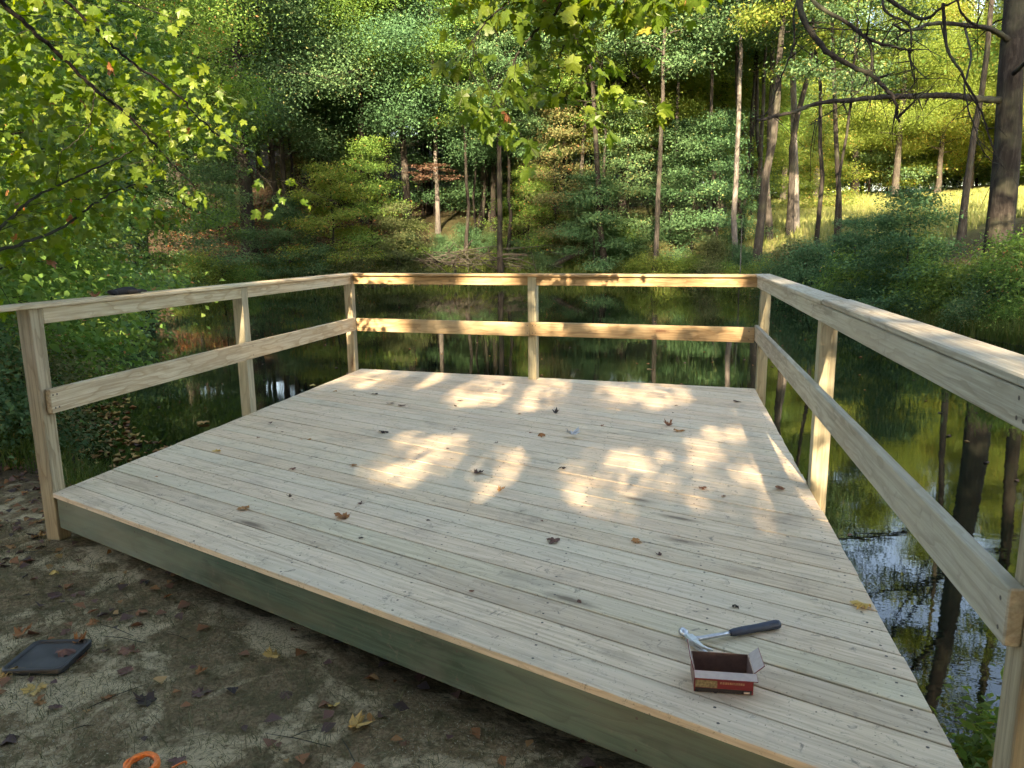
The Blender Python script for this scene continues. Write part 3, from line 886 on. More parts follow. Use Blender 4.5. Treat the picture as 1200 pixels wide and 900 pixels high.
for px, D, q, s, lf, lab in [(415, 36.5, 0, 0.8, L_OLIVE, 'yellow-olive bush at the far waterline behind the back left corner'),
                             (365, 36.6, 2, 0.7, L_OAK, 'green bush on the brown bank above left railing'),
                             (235, 34.5, 0, 0.8, L_GLOW, 'light green bush at far left waterline'),
                             (285, 35, 1, 0.7, L_MAPLE, 'low bush below the thick oak trunk'),
                             (640, 38.5, 1, 0.7, L_OAK, 'low bush by the far grass behind middle post'),
                             (752, 36, 0, 0.6, L_GLOW, 'bright weedy bush beside the pale-footed trunk'),
                             (785, 34.5, 1, 0.8, L_GLOW, 'bright low bush right of the pale-footed trunk'),
                             (818, 33, 0, 0.6, L_GLOW, 'sunny low bush on the far bank by the right corner'),
                             (840, 31, 1, 0.7, L_OLIVE, 'olive low bush below the dark bank'),
                             (872, 29.5, 1, 0.6, L_GLOW, 'yellow-green weeds at the back right corner'),
                             (900, 28.5, 0, 0.55, L_GLOW, 'sunny weeds below the flared trunk'),
                             (925, 27, 2, 0.7, L_OLIVE, 'bush between flared trunk and dark bank shrubs')]:
    x, y = bearing(px, D)
    plant(T_SHRUB[q], 'bush', x, y, lab, 'bush', M_BARK_DARK, lf, s * 1.15, part='stems')
# right bank thicket
for px, D, q, s, lf, lab in [(950, 22, 0, 0.8, L_OAK, 'dark green bush at the left end of the right bank thicket'),
                             (985, 20.5, 2, 0.8, L_BLUE, 'dark bush right of the back corner post'),
                             (1020, 21, 0, 0.85, L_MAPLE, 'mid green bush in the middle of the right bank'),
                             (1045, 19.6, 1, 0.8, L_OAK, 'low shady bush above the right rail'),
                             (1062, 22.5, 2, 0.8, L_GLOW, 'yellow-green bush behind the right bank shrubs'),
                             (1100, 20, 0, 0.75, L_MAPLE, 'sunlit bush below the leaning oak sapling'),
                             (1105, 18.4, 1, 0.55, L_OAK, 'dark bush at the foot of the right bank'),
                             (1140, 19.5, 1, 1.05, L_GLOW, 'bright bush below and left of the big oak'),
                             (1150, 17.8, 0, 0.45, L_OAK, 'low dark bush above the grassy edge at right'),
                             (1180, 18.5, 0, 0.7, L_OAK, 'green bush directly below the big oak trunk'),
                             (1205, 17.4, 1, 0.5, L_MAPLE, 'bush at the right edge of the picture'),
                             (1225, 18, 2, 0.8, L_MAPLE, 'bush cut by right picture edge under the oak'),
                             (1006, 24.5, 2, 0.75, L_BLUE, 'upright bush under the leaning sapling')]:
    x, y = bearing(px, D)
    plant(T_SHRUB[q], 'bank_bush', x, y, lab, 'bush', M_BARK_DARK, lf, s, part='stems')
for px, D, q, s, ln, lf, lab in [(1075, 20.5, 1, 0.62, 0.20, L_BLUE, 'leaning oak sapling with grey-green leaves before the meadow'),
                                 (1010, 22.5, 1, 0.48, -0.1, L_BLUE, 'small dark sapling above the right rail')]:
    x, y = bearing(px, D)
    plant(T_UNDER[q], 'oak_sapling', x, y, lab, 'tree', M_BARK_DARK, lf, s, None, (0, ln))
# left bank: saplings and bushes behind the left railing
for px, D, T, s, lf, lab, nm in [(-70, 9.5, T_UNDER[1], 0.85, L_MAPLE, 'leafy sapling at the left picture edge', 'bank_sapling'),
                                 (20, 12.5, T_UNDER[0], 0.85, L_MAPLE, 'tall leafy sapling behind the left corner post', 'bank_sapling'),
                                 (95, 13.5, T_UNDER[2], 0.62, L_GLOW, 'bright layered sapling behind the black glove', 'bank_sapling'),
                                 (160, 17.5, T_UNDER[1], 0.80, L_OAK, 'shady sapling on the left shore beyond the glove', 'bank_sapling'),
                                 (195, 23, T_UNDER[0], 0.85, L_MAPLE, 'sunlit sapling farther along the left shore', 'bank_sapling'),
                                 (225, 28, T_UNDER[2], 0.75, L_OAK, 'green sapling where the left shore meets the far bank', 'bank_sapling'),
                                 (110, 22, T_BIG[1], 0.62, L_MAPLE, 'tall bright tree behind the left bank saplings', 'bank_tree'),
                                 (170, 31, T_BIG[2], 0.78, L_MAPLE, 'tall sunny tree at left beyond the shore', 'bank_tree'),
                                 (10, 24, T_BIG[0], 0.66, L_MAPLE, 'tall tree behind the maple twigs at far left', 'bank_tree'),
                                 (-120, 18, T_BIG[1], 0.62, L_OAK, 'tall tree left of the picture edge', 'bank_tree')]:
    x, y = bearing(px, D)
    plant(T, nm, x, y, lab, 'tree', M_BARK_DARK, lf, s)
for px, D, q, s, lf, lab in [(80, 9.6, 1, 0.62, L_YELLOW, 'small bush with yellow leaves under the left upper rail'),
                             (30, 10.4, 0, 0.62, L_MAPLE, 'green bush behind the left corner post'),
                             (105, 13.2, 2, 0.55, L_OAK, 'dark green bush over the water behind the left rails'),
                             (5, 8.2, 0, 0.60, L_OLIVE, 'straggly bush left of the corner post'),
                             (-40, 7.4, 2, 0.55, L_OAK, 'bush at the lower left picture edge'),
                             (40, 11.5, 2, 0.8, L_MAPLE, 'leafy bush above the left end of the railing'),
                             (150, 17.5, 0, 0.9, L_GLOW, 'bright bush leaning over water beyond the left rails'),
                             (178, 22, 1, 1.0, L_OAK, 'low bush along the left shore')]:
    x, y = bearing(px, D)
    plant(T_SHRUB[q], 'bush', x, y, lab, 'bush', M_BARK_DARK, lf, s, part='stems')
# weeds by the near right post
for n_, (x, y, s) in enumerate([(1.02, 2.28, 0.62), (1.22, 2.42, 0.7), (1.30, 2.18, 0.8), (1.12, 2.62, 0.5), (1.45, 2.5, 0.7), (0.95, 2.05, 0.5)]):
    plant(T_WEED[n_ % 2], 'weed', x, y, 'green weed at the water edge beside the near right post', 'plant', M_BARK_DARK, L_GLOW if n_ % 2 else L_MAPLE, s, group='weeds beside the near right post', part='stems')

# ------------------------------------------------------------------ trees behind the viewer whose shade lies over the deck
def in_poly(x, y, poly):
    c = np.zeros(x.shape, dtype=bool)
    for i in range(len(poly)):
        ax, ay = poly[i]; bx, by = poly[(i + 1) % len(poly)]
        c ^= ((ay > y) != (by > y)) & (x < (bx - ax) * (y - ay) / (by - ay + 1e-12) + ax)
    return c


# gaps cut into the crowns so chosen patches of deck, rails and banks get sun
GAPS_FLAT = [[(-3.60, 6.70), (-3.60, 8.1), (-2.36, 8.1), (-2.28, 6.80)],
             [(-1.98, 6.20), (-1.98, 8.1), (-1.02, 8.1), (-0.92, 6.00)],
             [(-0.62, 6.05), (-0.64, 7.9), (0.16, 7.9), (0.16, 6.4)],
             [(-2.00, 5.02), (-0.95, 4.88), (-0.90, 3.80), (-1.90, 4.15)],
             [(-0.62, 3.70), (-0.62, 4.85), (0.10, 4.90), (0.30, 5.55), (0.86, 5.5), (0.95, 3.55), (0.2, 3.58)]]
GAPS_WALL = [(7.5, -3.5, 0.75, DECK + 0.42, DECK + 1.10), (7.4, -1.5, -1.25, DECK, DECK + 1.1), (7.4, -1.2, 0.75, DECK + 0.42, DECK + 0.64),
             (4.27, 0.77, 0.90, DECK + 0.2, DECK + 1.0), (6.6, -3.50, -3.36, DECK + 0.4, DECK + 1.1), (4.4, -3.50, -3.36, DECK + 0.9, DECK + 1.1),
             (4.5, -1.5, 0.4, 2.3, 3.7), (5.4, -4.0, -2.6, 2.2, 3.6)]
GAPS_LOOSE = [(5.0, -7.5, -2.4, 1.9, 5.0, 0.10), (9.0, -15, -4.2, 0.4, 6.0, 0.12), (4.4, -2.0, 0.8, 2.2, 4.2, 0.2), (38, -34, -16, 0.5, 12, 0.40), (38, -16, 0, 6.5, 20, 0.35), (45, 2, 26, 2.0, 9.0, 0.12), (33, 0, 9, 2.0, 12.0, 0.35), (10, -14, -4.5, 0.2, 4.0, 0.2), (19, 1.0, 13, 0.5, 3.4, 0.18), (25, -24, -9, 0.3, 8.0, 0.3), (37, -24, -9.5, 0.8, 8.0, 0.08), (37, -9.5, 0, 3.0, 8.0, 0.45)]


def carve(T, M):
    """leave out the leaves that would stand in the sun's way to the lit patches"""
    R = np.array(M.to_3x3()); t = np.array(M.translation)
    w = T.leafV @ R.T + t
    hit = np.zeros(len(w), dtype=bool)
    k = (w[:, 2] - DECK) / SUN.z
    hx, hy = w[:, 0] - SUN.x * k, w[:, 1] - SUN.y * k
    for p in GAPS_FLAT: hit |= in_poly(hx, hy, p)
    flat = hit.copy()
    for yy, x0, x1, z0, z1 in GAPS_WALL:
        k = (w[:, 1] - yy) / SUN.y
        ax, az = w[:, 0] - SUN.x * k, w[:, 2] - SUN.z * k
        hit |= (k > 0) & (ax > x0 - 0.05) & (ax < x1 + 0.05) & (az > z0 - 0.05) & (az < z1 + 0.05)
    small = hit.reshape(-1, 4).any(1) & (T.r.random(len(w) // 4) < np.where(flat.reshape(-1, 4).any(1), 0.12, 0.22))      # hit leaves kept but shrunk below, to soften the sun patches
    keep = ~hit.reshape(-1, 4).any(1) | small
    c = w.reshape(-1, 4, 3).mean(1)
    for yy, x0, x1, z0, z1, pk in GAPS_LOOSE:
        k = (c[:, 1] - yy) / SUN.y
        ax, az = c[:, 0] - SUN.x * k, c[:, 2] - SUN.z * k
        keep &= ~((k > 0) & (ax > x0) & (ax < x1) & (az > z0) & (az < z1) & (T.r.random(len(c)) > pk))
    LV = T.leafV.reshape(-1, 4, 3).copy()
    mid_ = LV.mean(1, keepdims=True)
    LV[small] = (mid_ + (LV - mid_) * 0.45)[small]
    q = np.repeat(keep, 4)
    Vn = LV.reshape(-1, 3)[q]
    return np_mesh('crown', Vn, np.arange(len(Vn)).reshape(-1, 4), False, {'tint': T.tint[q]})


SHADE = [(-1.02, -11.0, 15.5, 0.16, 4.8, 51, 1.3), (0.42, -12.0, 15.0, 0.18, 4.6, 52, 4.0), (-3.6, -13.5, 15.5, 0.18, 4.4, 60, 0.7), (-6.5, -13.0, 16.0, 0.18, 4.8, 53, 2.2),
         (5.6, -11.5, 20.0, 0.2, 4.6, 54, 0.4), (11.0, -13.0, 22.0, 0.2, 5.2, 58, 2.4), (0.0, -16.0, 18.0, 0.3, 4.5, 55, 5.2), (-6.0, -19.0, 29.0, 0.45, 5.5, 56, 3.0), (-0.5, -20.0, 28.0, 0.5, 5.2, 59, 1.7), (-11.0, -21.0, 28.0, 0.5, 5.0, 64, 5.5), (-12.0, -16.0, 24.0, 0.35, 5.2, 57, 1.0),
         (-5.4, -5.6, 12.0, 0.20, 3.8, 81, 0.3), (-1.6, -7.2, 12.5, 0.22, 4.0, 82, 2.0), (1.9, -6.2, 12.0, 0.20, 3.6, 83, 4.4), (5.6, -5.6, 12.0, 0.22, 3.8, 84, 3.1)]
for x, y, H_, base_, cr_, seed_, rz in SHADE:
    T = Tree(seed_, H_, 0.20, base_, cr_, 30, 32000 if H_ < 13 else 22000, 0.37, spray=(0.62, 0.36), twigs=8, limb=0.25)
    o = empty('maple_tree', (x, y, gz(x, y) - 0.05), (0, 0, rz))
    tag(o, 'broad maple behind the viewer whose shade falls across the deck', 'tree', 'maples behind the viewer')
    M = Matrix.Translation(o.location) @ Matrix.Rotation(rz, 4, 'Z')
    link('trunk', T.trunk, M_BARK, o)
    link('crown', carve(T, M), L_SHADE, o)

for n_, (x, y) in enumerate([(-15, -8), (-11, -9), (-7.5, -8.5), (-4, -8), (-0.5, -8.8), (3, -8.2), (6.5, -8.6), (10, -8), (14, -6), (-13, -3), (-14, 2), (13, -2), (15, 3), (17, 8), (-9.5, -5.5), (-6, -6.4), (-2.8, -6.0), (1.0, -6.4), (4.6, -6.2), (8, -5.5)]):
    plant(T_UNDER[n_ % 3], 'understory_tree', x, y, 'understory tree in the wood behind the viewer', 'tree', M_BARK_DARK, L_OAK, 0.45 + 0.05 * (n_ % 3), group='understory behind the viewer')

T = Tree(66, 13.5, 0.2, 0.45, 5.0, 26, 24000, 0.18, spray=(0.5, 0.28), twigs=8)
o = empty('bank_tree', (8.8, 5.4, gz(8.8, 5.4) - 0.05)); tag(o, 'tree on the right shore out of view whose crown shows in the water', 'tree')
o.location.z = max(o.location.z, -0.3)
link('trunk', T.trunk, M_BARK, o); link('crown', carve(T, Matrix.Translation(o.location)), L_OAK, o)

x, y = bearing(1222, 28)
T = Tree(67, 18, 0.22, 0.28, 4.8, 28, 42000, 0.14, spray=(0.5, 0.3), twigs=9)
o = empty('bank_tree', (x, y, gz(x, y) - 0.05)); tag(o, 'leafy tree behind the big oak at the right picture edge', 'tree')
link('trunk', T.trunk, M_BARK_DARK, o); link('crown', carve(T, Matrix.Translation(o.location)), L_MAPLE, o)

# ------------------------------------------------------------------ lobed leaves
HALF = [(0.0, 0.0), (0.10, -0.07), (0.33, -0.02), (0.27, 0.12), (0.52, 0.33), (0.42, 0.38), (0.45, 0.52), (0.25, 0.47), (0.19, 0.57), (0.25, 0.71), (0.12, 0.76), (0.0, 1.0)]


def maple_mesh(seed, tint, curl=0.25, stalk=0.45):
    r = random.Random(seed)
    k = r.uniform(0.9, 1.1)
    pts = [(x * k * r.uniform(0.92, 1.08), y * r.uniform(0.96, 1.04)) for x, y in HALF]
    out = pts + [(-x * r.uniform(0.92, 1.08), y) for x, y in HALF[-2:0:-1]]
    V = [(0.0, 0.30)] + out
    tw = r.uniform(-0.5, 0.5)
    def z(x, y): return -curl * x * x * 2.2 * (1 + tw * y) + 0.06 * math.sin(7 * x + 5 * y + seed) - curl * 0.55 * max(0, y - 0.3) ** 2 * 2 + 0.05 * abs(x)
    V3 = [(x, y, z(x, y)) for x, y in V]
    n = len(out)
    F = [(0, 1 + i, 1 + (i + 1) % n) for i in range(n)]
    if stalk:
        b = len(V3); V3 += [(-0.012, 0.02, 0), (0.012, 0.02, 0), (0.0, -stalk, 0.01 + stalk * 0.06)]; F.append((b, b + 2, b + 1))
    me = py_mesh('leaf', V3, F)
    a = me.attributes.new('tint', 'FLOAT', 'POINT')
    a.data.foreach_set('value', np.full(len(V3), tint, dtype=np.float32))
    return me


def leaf_matrix(p, axis_, nrm, size):
    A = Vector(axis_).normalized(); Nn = Vector(nrm)
    X = A.cross(Nn).normalized(); Nn = X.cross(A)
    M = Matrix((X, A, Nn)).transposed().to_4x4()
    return Matrix.Translation(p) @ M @ Matrix.Diagonal((size, size, size, 1))


NEAR_LEAVES = [maple_mesh(s, t, c) for s, t, c in ((1, 0.25, 0.2), (2, 0.4, 0.3), (3, 0.5, 0.15), (4, 0.6, 0.35), (5, 0.35, 0.25), (6, 0.7, 0.3))]
NEAR_RUST = [maple_mesh(17, 1.0, 0.6), maple_mesh(18, 0.97, 0.5)]
for me in NEAR_LEAVES + NEAR_RUST: me.materials.append(L_NEAR)


def smooth_path(P, n):
    P = np.array([tuple(p) for p in P], dtype=float)
    t = np.linspace(0, len(P) - 1, n)
    i = np.clip(t.astype(int), 0, len(P) - 2); f = (t - i)[:, None]
    p0 = P[np.maximum(i - 1, 0)]; p1 = P[i]; p2 = P[i + 1]; p3 = P[np.minimum(i + 2, len(P) - 1)]
    return 0.5 * (2 * p1 + (p2 - p0) * f + (2 * p0 - 5 * p1 + 4 * p2 - p3) * f * f + (3 * p1 - p0 - 3 * p2 + p3) * f ** 3)


def near_maple(label, foot, crotch, r0, limbs, n_parts, n_rest, rest_box, seed, size):
    """maple close by: trunk out of view, limbs reaching in, leaves one by one"""
    r = random.Random(seed); nr = np.random.default_rng(seed)
    o = empty('maple_tree', (foot[0], foot[1], gz(foot[0], foot[1]) - 0.05))
    tag(o, label, 'tree')
    O = Vector(o.location)
    tp = smooth_path([(0, 0, 0), (0.05, 0.03, 1.5), Vector(crotch) - O, Vector(crotch) - O + Vector((0.3, 0.2, 3.0)), Vector(crotch) - O + Vector((0.1, 0.6, 6.0))], 16)
    b = MB(); b.tube(tp, np.linspace(r0 * 1.2, r0 * 0.25, 16), 12)
    b.build('trunk', M_BARK, o, True)
    TC = Tree(seed + 80, 13, 0.12, 0.50, 5.0, 24, 20000, 0.18, spray=(0.5, 0.25), twigs=8, limb=0.3)
    tag(link('upper_limbs', TC.trunk, M_BARK_DARK, o)); link('crown', carve(TC, Matrix.Translation(O)), L_MAPLE, o)
    spots = []
    for pts, rad, dens, spread in limbs:
        W = [sight(*q) if len(q) == 3 else Vector(q[:3]) for q in pts]
        path = smooth_path([Vector(w) - O for w in W], 8 * len(W))
        b = MB(); nP = len(path)
        path = path + nr.normal(0, 0.004, path.shape)
        b.tube(path, np.linspace(rad * 0.75, max(0.0022, rad * 0.18), nP), 6)
        L = np.linalg.norm(np.diff(path, axis=0), axis=1).sum()
        tw = []
        for q in range(int(L * 5 * dens)):
            f = r.uniform(0.12, 1.0); k = min(nP - 2, int(f * (nP - 1)))
            p = path[k]; d = unit(path[k + 1] - path[k])
            side = unit(nr.normal(0, 1, 3) * np.array([1, 1, 0.45]))
            dd = unit(d * 0.6 + side * 0.9 + np.array([0, 0, -0.10]))
            Lt = r.uniform(0.12, 0.38) * spread
            e = p + dd * Lt + np.array([0, 0, -0.12 * Lt])
            m_ = (p + e) / 2 + np.array([0, 0, 0.04 * Lt])
            b.tube([p, m_, e], [0.0022, 0.0018, 0.0013], 3, False)
            tw.append((m_, e, dd))
        br = b.build('branch', M_BARK_DARK, o, True)
        for m_, e, dd in tw:
            for q in range(r.randint(2, 4)):
                f = r.uniform(0.3, 1.0)
                p = m_ * (1 - f) + e * f + nr.normal(0, 0.03, 3)
                ax = unit(dd * 0.35 + nr.normal(0, 0.6, 3) * np.array([1, 1, 0.5]) + np.array([0, 0, -0.55]))
                nn = unit(nr.normal(0, 0.55, 3) + np.array([0.05, -0.45, 0.75]))
                spots.append((p, ax, nn, size * r.uniform(0.65, 1.2), br))
    r.shuffle(spots)
    for p, ax, nn, sz, br in spots[:n_parts]:
        me = r.choice(NEAR_LEAVES) if r.random() > 0.012 else r.choice(NEAR_RUST)
        lf = link('leaf', me, None, br)
        lf.matrix_basis = leaf_matrix(Vector(p) + Vector(ax) * 0.03, ax, nn, sz)
    # the rest of the leaves, farther in and too many to take apart
    rest = [(p, ax, nn, sz) for p, ax, nn, sz, _ in spots[n_parts:]]
    px0, px1, py0, py1, d0, d1, test = rest_box
    tries = 0
    while len(rest) < n_rest and tries < n_rest * 20:
        tries += 1
        px, py = r.uniform(px0, px1), r.uniform(py0, py1)
        if not test(px, py): continue
        p = sight(px, py, r.uniform(d0, d1)) - O
        for q in range(r.randint(3, 7)):
            pp = np.array(p) + nr.normal(0, 0.10, 3) * np.array([1.3, 1.3, 0.6])
            rest.append((pp, unit(nr.normal(0, 0.6, 3) * np.array([1, 1, 0.5]) + np.array([0, 0, -0.4])), unit(nr.normal(0, 0.5, 3) + np.array([0.05, -0.35, 0.8])), size * r.uniform(0.6, 1.15)))
    if rest:
        base = []
        for me in NEAR_LEAVES:
            v = np.zeros(len(me.vertices) * 3, dtype=np.float32); me.vertices.foreach_get('co', v)
            base.append((v.reshape(-1, 3), np.array([tuple(p.vertices) for p in me.polygons])))
        VV, FF, TT, off = [], [], [], 0
        for p, ax, nn, sz in rest:
            v, f = base[r.randrange(len(base))]
            M = np.array(leaf_matrix(Vector(p), ax, nn, sz))
            VV.append(v @ M[:3, :3].T + M[:3, 3]); FF.append(f + off); off += len(v)
            TT.append(np.full(len(v), min(0.78, max(0.05, r.gauss(0.45, 0.17))) if r.random() > 0.008 else 1.0))
        tag(link('foliage', np_mesh('foliage', np.concatenate(VV), np.concatenate(FF), False, {'tint': np.concatenate(TT)}), L_NEAR, o), kind='stuff')
    return o


centre = [
    ([(-2.6, -0.6, 4.6, 0), (650, -330, 3.6), (668, -80, 4.2), (655, 8, 4.3), (618, 45, 4.3), (600, 78, 4.3), (597, 108, 4.3), (584, 128, 4.35)], 0.016, 1.45, 1.0),
    ([(668, -80, 4.2), (700, -50, 4.3), (688, 8, 4.4), (672, 42, 4.4), (656, 64, 4.45), (655, 98, 4.5), (645, 128, 4.5)], 0.010, 1.67, 1.0),
    ([(700, -50, 4.3), (728, -20, 4.5), (731, 30, 4.5), (735, 75, 4.55), (748, 92, 4.6)], 0.007, 1.30, 0.9),
    ([(668, -80, 4.2), (610, -10, 4.2), (575, 20, 4.15), (556, 48, 4.1), (550, 95, 4.1)], 0.008, 1.59, 0.9),
    ([(672, 42, 4.4), (700, 72, 4.6), (740, 88, 4.7), (768, 66, 4.8)], 0.004, 1.0, 0.7),
    ([(600, 78, 4.3), (630, 100, 4.4), (665, 115, 4.5), (700, 120, 4.6)], 0.004, 1.89, 0.9),
    ([(700, -50, 4.3), (770, -20, 4.7), (800, 6, 4.9)], 0.006, 1.0, 0.7)]
near_maple('maple just out of view whose leafy twigs hang over the deck at top centre', (-3.6, -2.4), (-3.5, -2.0, 4.2), 0.22, centre, 300, 640,
           (545, 800, -60, 10, 4.0, 4.9, lambda x, y: True), 5, 0.100)
left = [
    ([(-5.6, 2.2, 4.4, 0), (-90, -90, 4.2), (0, 0, 4.4), (60, 55, 4.6), (110, 104, 4.8), (150, 135, 5.0), (190, 180, 5.2), (216, 206, 5.4), (242, 236, 5.6)], 0.019, 0.8, 1.15),
    ([(-90, -90, 4.2), (50, -20, 4.6), (110, 33, 4.8), (150, 70, 5.0), (200, 105, 5.2), (236, 140, 5.4), (282, 182, 5.7), (312, 212, 5.9), (338, 246, 6.0)], 0.013, 0.75, 1.0),
    ([(-5.8, 2.4, 3.2, 0), (-80, 320, 4.6), (0, 266, 5.0), (50, 226, 5.2), (130, 190, 5.5), (186, 158, 5.8)], 0.017, 0.7, 1.2),
    ([(-80, 320, 4.6), (10, 290, 5.0), (70, 268, 5.3), (115, 236, 5.6), (165, 214, 5.9), (205, 212, 6.1)], 0.015, 0.7, 1.2),
    ([(110, 104, 4.8), (108, 130, 4.8), (100, 155, 4.8), (70, 178, 4.8)], 0.004, 0.9, 0.8),
    ([(150, 135, 5.0), (185, 165, 5.0), (172, 200, 5.0)], 0.004, 0.9, 0.8),
    ([(312, 212, 5.9), (345, 213, 6.0), (372, 228, 6.1), (396, 238, 6.2)], 0.003, 0.9, 0.35),
    ([(236, 140, 5.4), (262, 165, 5.5), (285, 178, 5.5)], 0.003, 0.9, 0.5),
    ([(0, 0, 4.4), (70, -5, 4.7), (140, 0, 5.0), (205, 22, 5.2)], 0.008, 0.8, 1.0)]
near_maple('maple at left whose drooping branches cover the upper left corner', (-6.3, 2.0), (-6.1, 2.1, 2.6), 0.20, left, 300, 3600,
           (-140, 285, -60, 315, 5.2, 7.6, lambda x, y: x < 60 + 190 * math.exp(-((y - 120) / 120.0) ** 2) + 20 * math.sin(y / 17) and random.random() < 0.9), 9, 0.080)

# ------------------------------------------------------------------ the big oak at right, with bare hanging limbs
ox, oy = bearing(1175, 21)
oz = gz(ox, oy)
oak = empty('oak_tree', (ox, oy, oz - 0.1))
tag(oak, 'big dark-barked oak at right edge with bare limbs reaching across', 'tree')
O = Vector(oak.location)


def oak_pts(q): return [Vector(sight(*w)) - O for w in q]


tr = smooth_path([(0, 0, 0), (0.0, 0, 1.2)] + oak_pts([(1180, 180, 21), (1184, 90, 21), (1190, 0, 21.2), (1196, -130, 21.5), (1190, -300, 22), (1180, -430, 22)]), 30)
b = MB(); rad = np.interp(np.linspace(0, 1, 30), [0, 0.05, 0.2, 0.5, 1], [0.46, 0.32, 0.285, 0.24, 0.10]); b.tube(tr, rad, 16)
b.build('trunk', M_BARK_DARK, oak, True)
OAKL = [([(1180, 118, 21), (1150, 116, 20.4), (1110, 112, 19.5), (1070, 114, 18.5), (1010, 118, 17.5), (952, 127, 16.5), (915, 140, 16), (880, 150, 15.5)], 0.11),
        ([(1186, 50, 21), (1165, 36, 20.5), (1140, 30, 20), (1090, 27, 18.5), (1062, 36, 17.5), (1040, 30, 17)], 0.09),
        ([(1192, -60, 21.3), (1100, -120, 16), (985, -70, 13), (940, 0, 12.5), (960, 50, 12.3), (985, 75, 12.2), (1020, 97, 12.1), (1040, 120, 12), (1056, 146, 12)], 0.085),
        ([(985, -70, 13), (950, -5, 12.6), (1000, 34, 12.4), (1030, 55, 12.3), (1068, 64, 12.2), (1084, 70, 12.2)], 0.05),
        ([(1000, 34, 12.4), (1018, 50, 12.3), (1021, 85, 12.2), (1000, 113, 12.2), (960, 140, 12.2)], 0.028),
        ([(985, -70, 13), (934, 0, 12.6), (931, 42, 12.5), (915, 90, 12.4), (900, 130, 12.4), (884, 132, 12.4)], 0.026),
        ([(1100, -120, 16), (1035, -5, 14), (1066, 30, 13.8), (1071, 70, 13.7), (1092, 90, 13.6)], 0.036),
        ([(1035, -5, 14), (1080, 20, 13.8), (1105, 4, 13.6), (1150, -20, 14)], 0.045),
        ([(1105, 4, 13.6), (1110, 58, 13.5), (1128, 88, 13.4), (1146, 122, 13.4), (1166, 172, 13.3), (1176, 198, 13.3)], 0.034),
        ([(1130, 30, 20), (1137, 66, 16), (1130, 110, 15), (1142, 160, 14.8), (1158, 196, 14.8)], 0.03),
        ([(952, 32, 12.4), (985, 33, 12.5), (1040, 31, 12.8), (1062, 34, 13)], 0.016),
        ([(1021, 85, 12.2), (1005, 60, 12.2), (1030, 20, 12.2)], 0.014),
        ([(1040, 120, 12), (1064, 105, 12), (1064, 92, 12)], 0.012),
        ([(1166, 36, 20.5), (1130, 20, 19), (1120, -30, 19)], 0.05),
        ([(1184, 90, 21), (1205, 70, 20), (1230, 50, 19)], 0.08)]
for q, r_ in OAKL:
    P = smooth_path(oak_pts(q), 10 * len(q))
    P = P + np.cumsum(rng.normal(0, 0.010, P.shape), 0) * np.linspace(0, 1, len(P))[:, None]
    b = MB(); b.tube(P, np.linspace(r_, r_ * 0.28, len(P)) * 0.75 * (1 + 0.12 * np.sin(np.arange(len(P)) * 1.7)), 7)
    for z_ in range(9):
        i0 = random.randrange(len(P) // 3, len(P) - 1); d = unit(rng.normal(0, 1, 3) + np.array([0, 0, -0.3]))
        Lq = random.uniform(0.15, 1.0); b.tube([P[i0], P[i0] + d * Lq * 0.5 + rng.normal(0, 0.04, 3), P[i0] + d * Lq + np.array([0, 0, -0.08])], [r_ * 0.2 + 0.003, 0.005, 0.003], 4)
    b.build('bare_limb', M_BARK_DARK, oak, True)
TO = Tree(61, 19, 0.2, 0.52, 6.5, 26, 36000, 0.19, spray=(0.55, 0.32), twigs=9)
cr = link('crown', carve(TO, Matrix.Translation(O + Vector((0.8, 0.5, 1.5)))), L_OAK, oak)
cr.location = (0.8, 0.5, 1.5)

# a thin white dead sapling at the far shore and a rusty dead branch
x, y = bearing(872, 27)
b = MB(); b.tube([(0, 0, -0.1), (0.02, 0, 1.2), (0.0, 0, 2.9)], [0.022, 0.018, 0.008], 6)
d_ = b.build('dead_sapling', M_BARK_PALE, None, True, (x, y, gz(x, y)))
tag(d_, 'thin white dead stem by the back right corner of the railing', 'sapling')
x, y = bearing(512, 41.5)
p = sight(508, 193, 41.5)
T = Tree(71, 2.2, 0.02, 0.1, 1.9, 10, 1500, 0.14, spray=(0.25, 0.07), layered=1.0, rise=0.1, droop=0.1)
o = empty('dead_branch', (p.x, p.y, p.z - 0.8)); tag(o, 'rusty brown withered branch hung in the pale trunk', 'branch')
link('twigs', T.trunk, M_BARK_PALE, o); link('foliage', T.crown, L_RUST, o)
o.scale = (0.9, 0.9, 0.42)
# brush pile on the far bank
x, y = bearing(545, 38.8)
b = MB()
for q in range(90):
    c = Vector((random.gauss(0, 2.2), random.gauss(0, 0.5), 0.15 + abs(random.gauss(0, 0.4))))
    d = Vector((random.gauss(0, 1), random.gauss(0, 0.6), random.gauss(0.1, 0.35))).normalized() * random.uniform(0.5, 1.6)
    b.tube([c - d, c + Vector((0, 0, random.gauss(0, 0.1))), c + d], [0.03, 0.024, 0.008], 4)
tag(b.build('brush_pile', M_BARK, None, False, (x, y, gz(x, y) + 0.2), (0, 0, 0.12)), 'tangle of dead sticks piled on the far bank', 'brush', None, 'stuff')
for n_, (px, py, D, L, ang, lab) in enumerate([(655, 285, 38.5, 3.2, 0.45, 'fallen log slanting down the far bank right of middle post'), (830, 268, 35.5, 3.4, -0.1, 'fallen log lying along the dark bank left of the flared trunk')]):
    x, y = bearing(px, D)
    b = MB(); b.tube(smooth_path([(-L / 2, 0, 0), (0, 0.1, 0.08), (L / 2, 0, 0)], 9) + rng.normal(0, 0.015, (9, 3)), np.linspace(0.17, 0.10, 9), 9)
    tag(b.build('fallen_log', M_BARK, None, True, (x, y, gz(x, y) + 0.35), (0, -ang, -0.2)), lab, 'log')


